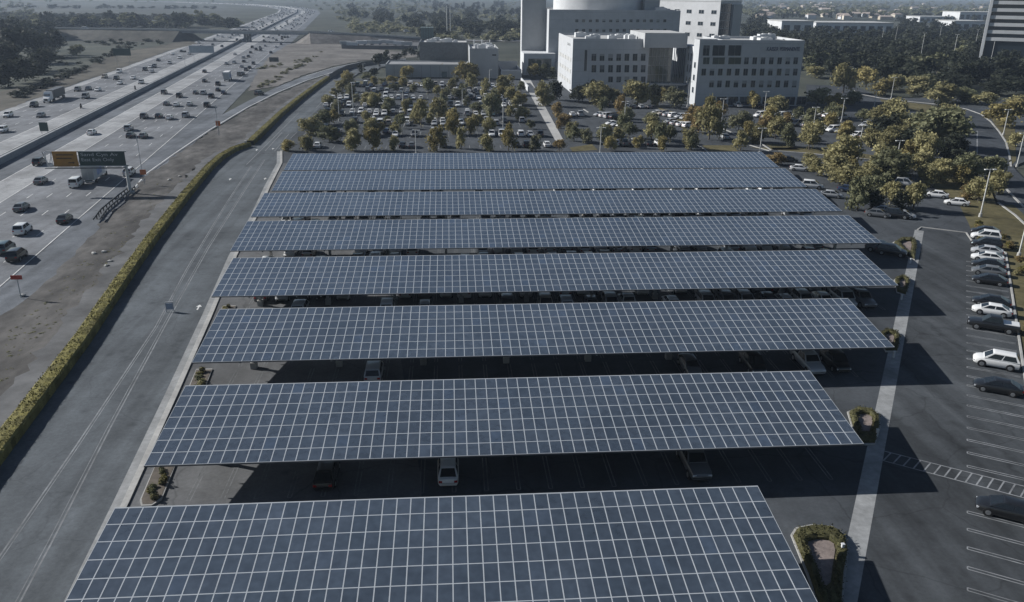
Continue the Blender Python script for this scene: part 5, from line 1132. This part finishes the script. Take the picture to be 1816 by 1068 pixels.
# ------------------------------------------------------------------ overpass
OV = [(-420, 726), (-320, 716), (-228, 706), (-163, 692), (-110, 684), (-65, 692), (-22, 706), (20, 716), (70, 722)]
ZO = 7.4; OZ = [ZO, ZO, ZO, ZO, ZO, 5.2, 2.2, .4, -.2]
ov = thing('overpass_bridge', 'grey concrete overpass crossing the freeway on a central pier', 'bridge')
mb = MB(); A_ = offset_line(OV, -6.5); B_ = offset_line(OV, 6.5)
for i in range(2, 4):
    a, b, c, d = A_[i], B_[i], B_[i + 1], A_[i + 1]
    mb.face([(*p, ZO) for p in (a, b, c, d)]); mb.face([(*p, ZO - 1.7) for p in (d, c, b, a)]); mb.face([(*b, ZO - 1.7), (*c, ZO - 1.7), (*c, ZO), (*b, ZO)]); mb.face([(*d, ZO - 1.7), (*a, ZO - 1.7), (*a, ZO), (*d, ZO)])
mb.build('deck', M_barrier, ov)
for off in (-6.4, 6.4):
    mb = MB(); P_, Q_ = offset_line(OV, off - .15), offset_line(OV, off + .15)
    for i in range(0, 6):
        a, b, c, d = P_[i], Q_[i], Q_[i + 1], P_[i + 1]; z0, z1 = OZ[i], OZ[i + 1]
        mb.face([(*a, z0 + .95), (*b, z0 + .95), (*c, z1 + .95), (*d, z1 + .95)]); mb.face([(*b, z0), (*c, z1), (*c, z1 + .95), (*b, z0 + .95)]); mb.face([(*d, z1), (*a, z0), (*a, z0 + .95), (*d, z1 + .95)])
    mb.build('parapet', M_conc, ov)
mb = MB(); P_, Q_ = offset_line(OV, -6.2), offset_line(OV, 6.2)
for i in range(len(OV) - 1): mb.face([(*P_[i], OZ[i] + .02), (*Q_[i], OZ[i] + .02), (*Q_[i + 1], OZ[i + 1] + .02), (*P_[i + 1], OZ[i + 1] + .02)])
mb.build('deck_surface', M_fwyl, ov)
mb = MB()
for dx in (-3.2, 0, 3.2): mb.cyl((-160 + dx * .4, 692 + dx, -.3), (-160 + dx * .4, 692 + dx, ZO - 1.6), .9, .9, 10)
mb.build('pier', M_barrier, ov)
def embank(pts, zs, label, mtl):
    mb = MB(); A = offset_line(pts, -7.5); B = offset_line(pts, 7.5); n = len(pts)
    def foot(sgn, k): return offset_line(pts, sgn * (7.5 + max(.6, zs[k] + .4) * 1.9))[k]
    A2_ = [foot(-1, k) for k in range(n)]; B2_ = [foot(1, k) for k in range(n)]
    for i in range(n - 1):
        for P, Q, lo0, hi0, lo1, hi1 in ((A2_, A, -.4, zs[i], -.4, zs[i + 1]), (A, B, zs[i], zs[i], zs[i + 1], zs[i + 1]), (B, B2_, zs[i], -.4, zs[i + 1], -.4)):
            mb.face([(*P[i], lo0), (*Q[i], hi0), (*Q[i + 1], hi1), (*P[i + 1], lo1)])
    for k in (0, n - 1):
        o = 1 if k == 0 else n - 2; d = (pts[k][0] - pts[o][0], pts[k][1] - pts[o][1]); l = math.hypot(*d); e = (d[0] / l * 12, d[1] / l * 12)
        mb.face([(*A2_[k], -.4), (*A[k], zs[k]), (A[k][0] + e[0], A[k][1] + e[1], -.4)]); mb.face([(*A[k], zs[k]), (*B[k], zs[k]), (B[k][0] + e[0], B[k][1] + e[1], -.4), (A[k][0] + e[0], A[k][1] + e[1], -.4)]); mb.face([(*B[k], zs[k]), (*B2_[k], -.4), (B[k][0] + e[0], B[k][1] + e[1], -.4)])
    struct('embankment_hill', mb, mtl, label)
M_slope = mat('weedy_slope', (0.055, 0.056, 0.050), col2=(0.115, 0.110, 0.098), scale=0.15, big=0.3, bigscale=0.03, bump=0.3, spec=0.1)
embank([(-420, 726), (-320, 716), (-240, 708), (-212, 703)], [ZO - .25] * 4, 'dark weedy embankment carrying the overpass on the far side', M_slope)
embank(OV[4:], [z - .25 for z in OZ[4:]], 'dirt embankment carrying the overpass on the ramp side', M_dirt)
for k, (s, off, c_, k_) in enumerate([(130, 3, 'white', 'van'), (260, -3, 'black', 'sedan'), (390, 3, 'silver', 'suv'), (330, -3, 'white', 'sedan')]):
    (p, a) = at_s(OV, s); car(k_, c_, p[0] + math.sin(a) * off, p[1] - math.cos(a) * off, a, 'crossing the overpass bridge', z=ZO + .03)
# fenced trailer yard by the ramp
ty = G2(610, 88); 
fy = thing('yard_fence', 'dark fence round the trailer yard beside the overpass', 'fence')
ypts = [G2(*p) for p in [(604, 72), (606, 86), (660, 87), (740, 87)]]
mb = MB(); raised(mb, ypts, -.1, .1, -.3, 2.2); mb.build('fence_screen', M_dsteel, fy)
sheet('yard', [G2(604, 72), G2(606, 86), G2(740, 87), G2(744, 74)], -.18, M_dustpath, 'pale gravel trailer yard')
for k in range(9):
    px = 612 + k * 14 + rh.uniform(-3, 3); x, y, _ = G(px, rh.uniform(75, 83))
    t = thing('parked_trailer', 'pale box trailer parked in the fenced yard by the overpass', 'trailer', (x, y, -.2), rh.uniform(-.3, .3), 'trailers in the fenced yard')
    mb = MB(); mb.box(-4, 4, -1.25, 1.25, .9, 3.4); mb.build('cargo_box', rh.choice([M_wallw, M_wallg, M_steel]), t)
    wheels(t, [-2.6, 2.4], 1.2, .45)
# ------------------------------------------------------------------ lamp posts
def lamp(px, pyb, h, where, double=True, rz=0.0, xy=None):
    x, y, _ = G(px, pyb) if xy is None else (*xy, 0)
    t = thing('lamp_post', 'pale %s parking lot lamp post %s' % ('double headed' if double else 'single headed', where), 'lamp post', (x, y, 0), rz, 'lamp posts ' + where)
    m = MB(); m.cyl((0, 0, -.05), (0, 0, .75), .32, .30, 10); m.build('footing', M_conc, t)
    m = MB(); m.cyl((0, 0, .7), (0, 0, h), .13, .09, 8); m.build('pole', M_pole, t, 40)
    for e in ((-1, 1) if double else (1,)):
        m = MB(); m.box(*sorted((e * .06, e * .5)), -.04, .04, h - .12, h - .04); m.box(*sorted((e * .5, e * 1.15)), -.2, .2, h - .16, h - .02); m.build('lamp_head', M_lamp, t)
for px, py, pt in [(1738, 385, 300), (1521, 282, 222), (1589, 292, 249), (1492, 216, 174), (1442, 230, 190), (1550, 192, 160), (1803, 296, 236), (1779, 240, 194)]: lamp(px, py, ztop(px, py, pt), 'along the entry road')
lamp(1806, 456, 9.3, 'behind the kerbside stalls', False)
for px, py, pt in [(1355, 201, 162), (1347, 273, 227), (1064, 275, 226), (1107, 222, 180), (1104, 168, 145), (1280, 215, 175), (1219, 190, 145), (1580, 176, 137)]: lamp(px, py, ztop(px, py, pt), 'in the lot before the medical building')
for px, py, pt in [(738, 276, 243), (627, 205, 146), (645, 140, 112), (602, 215, 165), (892, 232, 174), (868, 150, 126), (820, 190, 160), (715, 195, 165)]: lamp(px, py, max(6.5, ztop(px, py, pt)), LOTB, False)
for px, py in [(1688, 92), (1631, 88), (1726, 76), (1752, 110), (1585, 66), (1560, 74), (1662, 68), (1800, 98)]:
    lamp(px, py + 22, 17.5, 'rising out of the dark wood', True)
for px in (793, 799):
    x, y, _ = G(px, 66); t = thing('utility_pole', 'tall pale utility pole beyond the plant block', 'pole', (x, y, -.3), 0, 'tall utility poles beyond the plant block')
    m = MB(); m.cyl((0, 0, 0), (0, 0, 27), .4, .25, 8); m.build('pole', M_pole, t); m = MB(); m.box(-1.6, 1.6, -.12, .12, 25.5, 25.8); m.build('crossarm', M_pole, t)
# ------------------------------------------------------------------ freeway signs
gx, gy, _ = G(231, 341)
sg = thing('overhead_sign', 'cantilevered overhead freeway sign with green and orange boards on one post', 'sign', (gx, gy, -.2), 0)
m = MB(); m.cyl((0, 0, 0), (0, 0, 5.7), .36, .30, 12); m.build('post', M_steel, sg, 40)
m = MB(); m.box(-.7, .7, -.7, .7, -.1, .35); m.build('footing', M_conc, sg)
m = MB(); m.bar((.4, .25, 5.75), (-15.4, .25, 5.75), .3, .3); m.bar((.4, .25, 8.6), (-15.4, .25, 8.6), .22, .22)
for k in range(9): m.bar((-k * 1.9, .25, 5.75), (-k * 1.9 - (.95), .25, 8.6), .1, .1); m.bar((-k * 1.9 - .95, .25, 8.6), (-k * 1.9 - 1.9 if k < 8 else -15.4, .25, 5.75), .1, .1)
m.build('truss', M_steel, sg)
m = MB(); m.box(-15.6, .1, -1.0, -.2, 5.35, 5.45); m.build('catwalk', M_dsteel, sg)
m = MB(); m.box(-9.0, .1, -.1, 0, 5.7, 8.75); gb = m.build('green_board', M_signg, sg)
m = MB(); m.box(-14.1, -9.3, -.1, 0, 5.6, 8.7); ob = m.build('orange_board', M_signo, sg)
for q in ((-9.0, .1, 8.65, 8.75), (-9.0, .1, 5.7, 5.8)): m = MB(); m.box(q[0], q[1], -.12, -.101, q[2], q[3]); m.build('board_border', M_signw, gb)
letters('Sand Cyn Av', .95, M_signw, gb, (-8.6, -.12, 7.75), (math.pi / 2, 0, 0), width=7.3, ext=.008)
letters('East Exit Only', .95, M_signw, gb, (-8.6, -.12, 6.7), (math.pi / 2, 0, 0), width=6.4, ext=.008)
for z, wd in ((7.9, 3.4), (7.2, 3.0)):
    m = MB(); m.box(-13.4, -13.4 + wd, -.12, -.101, z, z + .22); m.build('dark_text_bar', M_signdk, ob)
m = MB(); m.box(-11.2, -10.3, -.12, -.101, 6.3, 6.5); m.face([(-10.3, -.115, 6.15), (-9.9, -.115, 6.4), (-10.3, -.115, 6.65)]); m.build('arrow', M_signdk, ob)
m = MB(); m.box(-15.5, -14.3, -.15, -.05, 5.6, 5.7); m.box(-15.5, -15.4, -.15, -.05, 5.6, 8.7); m.box(-14.4, -14.3, -.15, -.05, 5.6, 8.7); m.build('side_frame', M_signw, sg)
# guard rail at the sign foot
GR = [G2(*p) for p in [(240, 334), (226, 345), (205, 362), (190, 375), (178, 392)]]
gr = thing('guard_rail', 'steel guard rail leading to the overhead sign post', 'guard rail', (0, 0, -.2))
mb = MB(); raised(mb, GR, -.06, .06, .45, .78); mb.build('rail', M_dsteel, gr)
mb = MB(); raised(mb, offset_line(GR, 1.1), -.06, .06, .45, .78); mb.build('rail', M_dsteel, gr)
for k in range(0, int(plen(GR)), 2):
    for o_ in (0.1, 1.0): (p, a) = at_s(offset_line(GR, o_), k); mb = MB(); mb.box(p[0] - .08, p[0] + .08, p[1] - .08, p[1] + .08, -.05, .75); mb.build('rail_post', M_bark, gr)
def panel_sign(px, py, w_, z0, z1, m_, label, posts=1, rz=0.0, zb=-.2, name='road_sign', round_=False):
    x, y, _ = G(px, py); t = thing(name, label, 'sign', (x, y, zb), rz)
    for k in range(posts):
        xo = 0 if posts == 1 else (k - .5) * w_ * .7
        m = MB(); m.cyl((xo, 0, 0), (xo, 0, z1), .07, .06, 6); m.build('post', M_steel, t)
    m = MB(); m.box(-w_ / 2, w_ / 2, -.12, -.08, z0, z1); b = m.build('board', m_, t); return t
panel_sign(37, 526, 1.5, 2.7, 3.3, M_red, 'small red sign on a thin post in the dirt verge')
panel_sign(257, 326, 1.3, 2.2, 3.3, M_orange, 'orange work sign on a post beside the guard rail')
panel_sign(389, 238, 1.3, 2.6, 4.0, M_orange, 'orange sign on the ramp edge post')
panel_sign(388, 240, .2, 6.8, 8.8, M_steel, 'thin tall pole beside the ramp')
panel_sign(253, 312, .2, 8, 9.5, M_steel, 'thin tall pole beside the overhead sign')
panel_sign(80, 237, 2.4, .9, 3.4, M_signg, 'small green sign on two posts before the median wall', 2)
panel_sign(220, 117, 9.0, 5.5, 9.2, M_signg, 'large grey green freeway sign beyond the far carriageway', 2)
panel_sign(329, 121, 3.0, 8.2, 9.0, M_dsteel, 'dark gantry post standing at the median wall')
panel_sign(360, 108, 14.0, 4.6, 8.6, mat('sign_back', (.34, .38, .41), var=.1), 'pale back of a wide freeway sign over the far carriageway', 2)
panel_sign(487, 118, 5.0, 2.6, 5.0, M_dsteel, 'dark two legged sign on the dirt slope', 2)
# white site board standing on the service road
x, y, _ = G(302, 553); t = thing('site_board', 'small white framed board standing on the service road', 'sign', (x, y, -.02), .1)
m = MB(); m.box(-.5, -.42, -.04, .04, 0, 1.35); m.box(.42, .5, -.04, .04, 0, 1.35); m.box(-.5, .5, -.05, .05, 1.27, 1.4); m.build('frame', M_signw, t)
m = MB(); m.box(-.42, .42, -.02, .02, .35, 1.2); m.build('board', mat('bluish_board', (.3, .34, .42), var=.1), t)
# motorcycles in the lane beside the median
for px, py in [(144, 191), (240, 158)]:
    x, y, _ = G(px, py); t = thing('motorcycle', 'dark motorcycle riding the lane next to the median wall', 'motorcycle', (x, y, -.25), FH + math.pi, 'motorcycles by the median')
    for xx in (-.7, .7): m = MB(); m.cyl((xx, -.08, .31), (xx, .08, .31), .31, .31, 12); m.build('wheel', M_tyre, t)
    m = MB(); m.loft([[(a, -w_, z0), (a, w_, z0), (a, w_ * .6, z1), (a, -w_ * .6, z1)] for a, w_, z0, z1 in [(-.8, .1, .6, .8), (-.2, .17, .35, .85), (.3, .18, .35, 1.0), (.75, .12, .6, 1.0)]]); m.build('body', M_trim, t)
    m = MB(); m.bar((.45, -.4, 1.1), (.45, .4, 1.1), .05, .05); m.build('handlebar', M_dsteel, t)
    p = thing('person', 'rider in dark clothes on a motorcycle beside the median wall', 'person', (x, y, -.25), FH + math.pi, 'motorcycle riders')
    ca = bpy.data.meshes.new('body'); jv = [(-.2, 0, .85), (-.12, 0, 1.15), (-.02, 0, 1.42), (.04, 0, 1.55), (.08, 0, 1.72), (.02, -.2, 1.4), (.2, -.28, 1.2), (.42, -.36, 1.12), (.02, .2, 1.4), (.2, .28, 1.2), (.42, .36, 1.12), (.15, -.2, .82), (.0, -.22, .4), (.15, .2, .82), (.0, .22, .4)]
    ca.from_pydata(jv, [(0, 1), (1, 2), (2, 3), (3, 4), (2, 5), (5, 6), (6, 7), (2, 8), (8, 9), (9, 10), (0, 11), (11, 12), (0, 13), (13, 14)], []); ca.materials.append(M_trim)
    o = link('body', ca, p); sk = o.modifiers.new('s', 'SKIN'); rad = [.17, .17, .18, .07, .13, .07, .06, .045, .07, .06, .045, .1, .06, .1, .06]
    for v, r_ in zip(ca.skin_vertices[0].data if ca.skin_vertices else [], rad): v.radius = (r_, r_)
# litter of pale stones on the verge
for px, py in [(40, 522), (166, 448), (184, 445), (195, 462), (188, 470), (300, 318), (318, 312)]:
    x, y, _ = G(px, py); o = link('stone', None); bpy.data.objects.remove(o)
    V, T_ = BL[1]; me = bpy.data.meshes.new('stone'); me.from_pydata([tuple(v * np.array([.5, .4, .25])) for v in V], [], [tuple(int(q) for q in f) for f in T_]); me.materials.append(M_conc)
    tag(link('stone', me, None, (x, y, -.1), rh.uniform(0, 3)), 'pale broken concrete lump on the dirt verge', 'stone', 'concrete lumps on the verge')
# ------------------------------------------------------------------ haze
HAZE = 0.00012
if HAZE:
    mb = MB(); mb.box(-4600, 7100, -300, 8100, -1.5, 70); m = bpy.data.materials.new('haze'); m.use_nodes = True; t = m.node_tree; t.nodes.clear()
    pv = t.nodes.new('ShaderNodeVolumePrincipled'); pv.inputs['Color'].default_value = (.66, .80, 1.0, 1); pv.inputs['Density'].default_value = HAZE; pv.inputs['Anisotropy'].default_value = 0.2
    ou = t.nodes.new('ShaderNodeOutputMaterial'); t.links.new(pv.outputs[0], ou.inputs['Volume'])
    tag(mb.build('haze', m), 'thin bluish haze over the whole valley', 'haze', None, 'stuff')
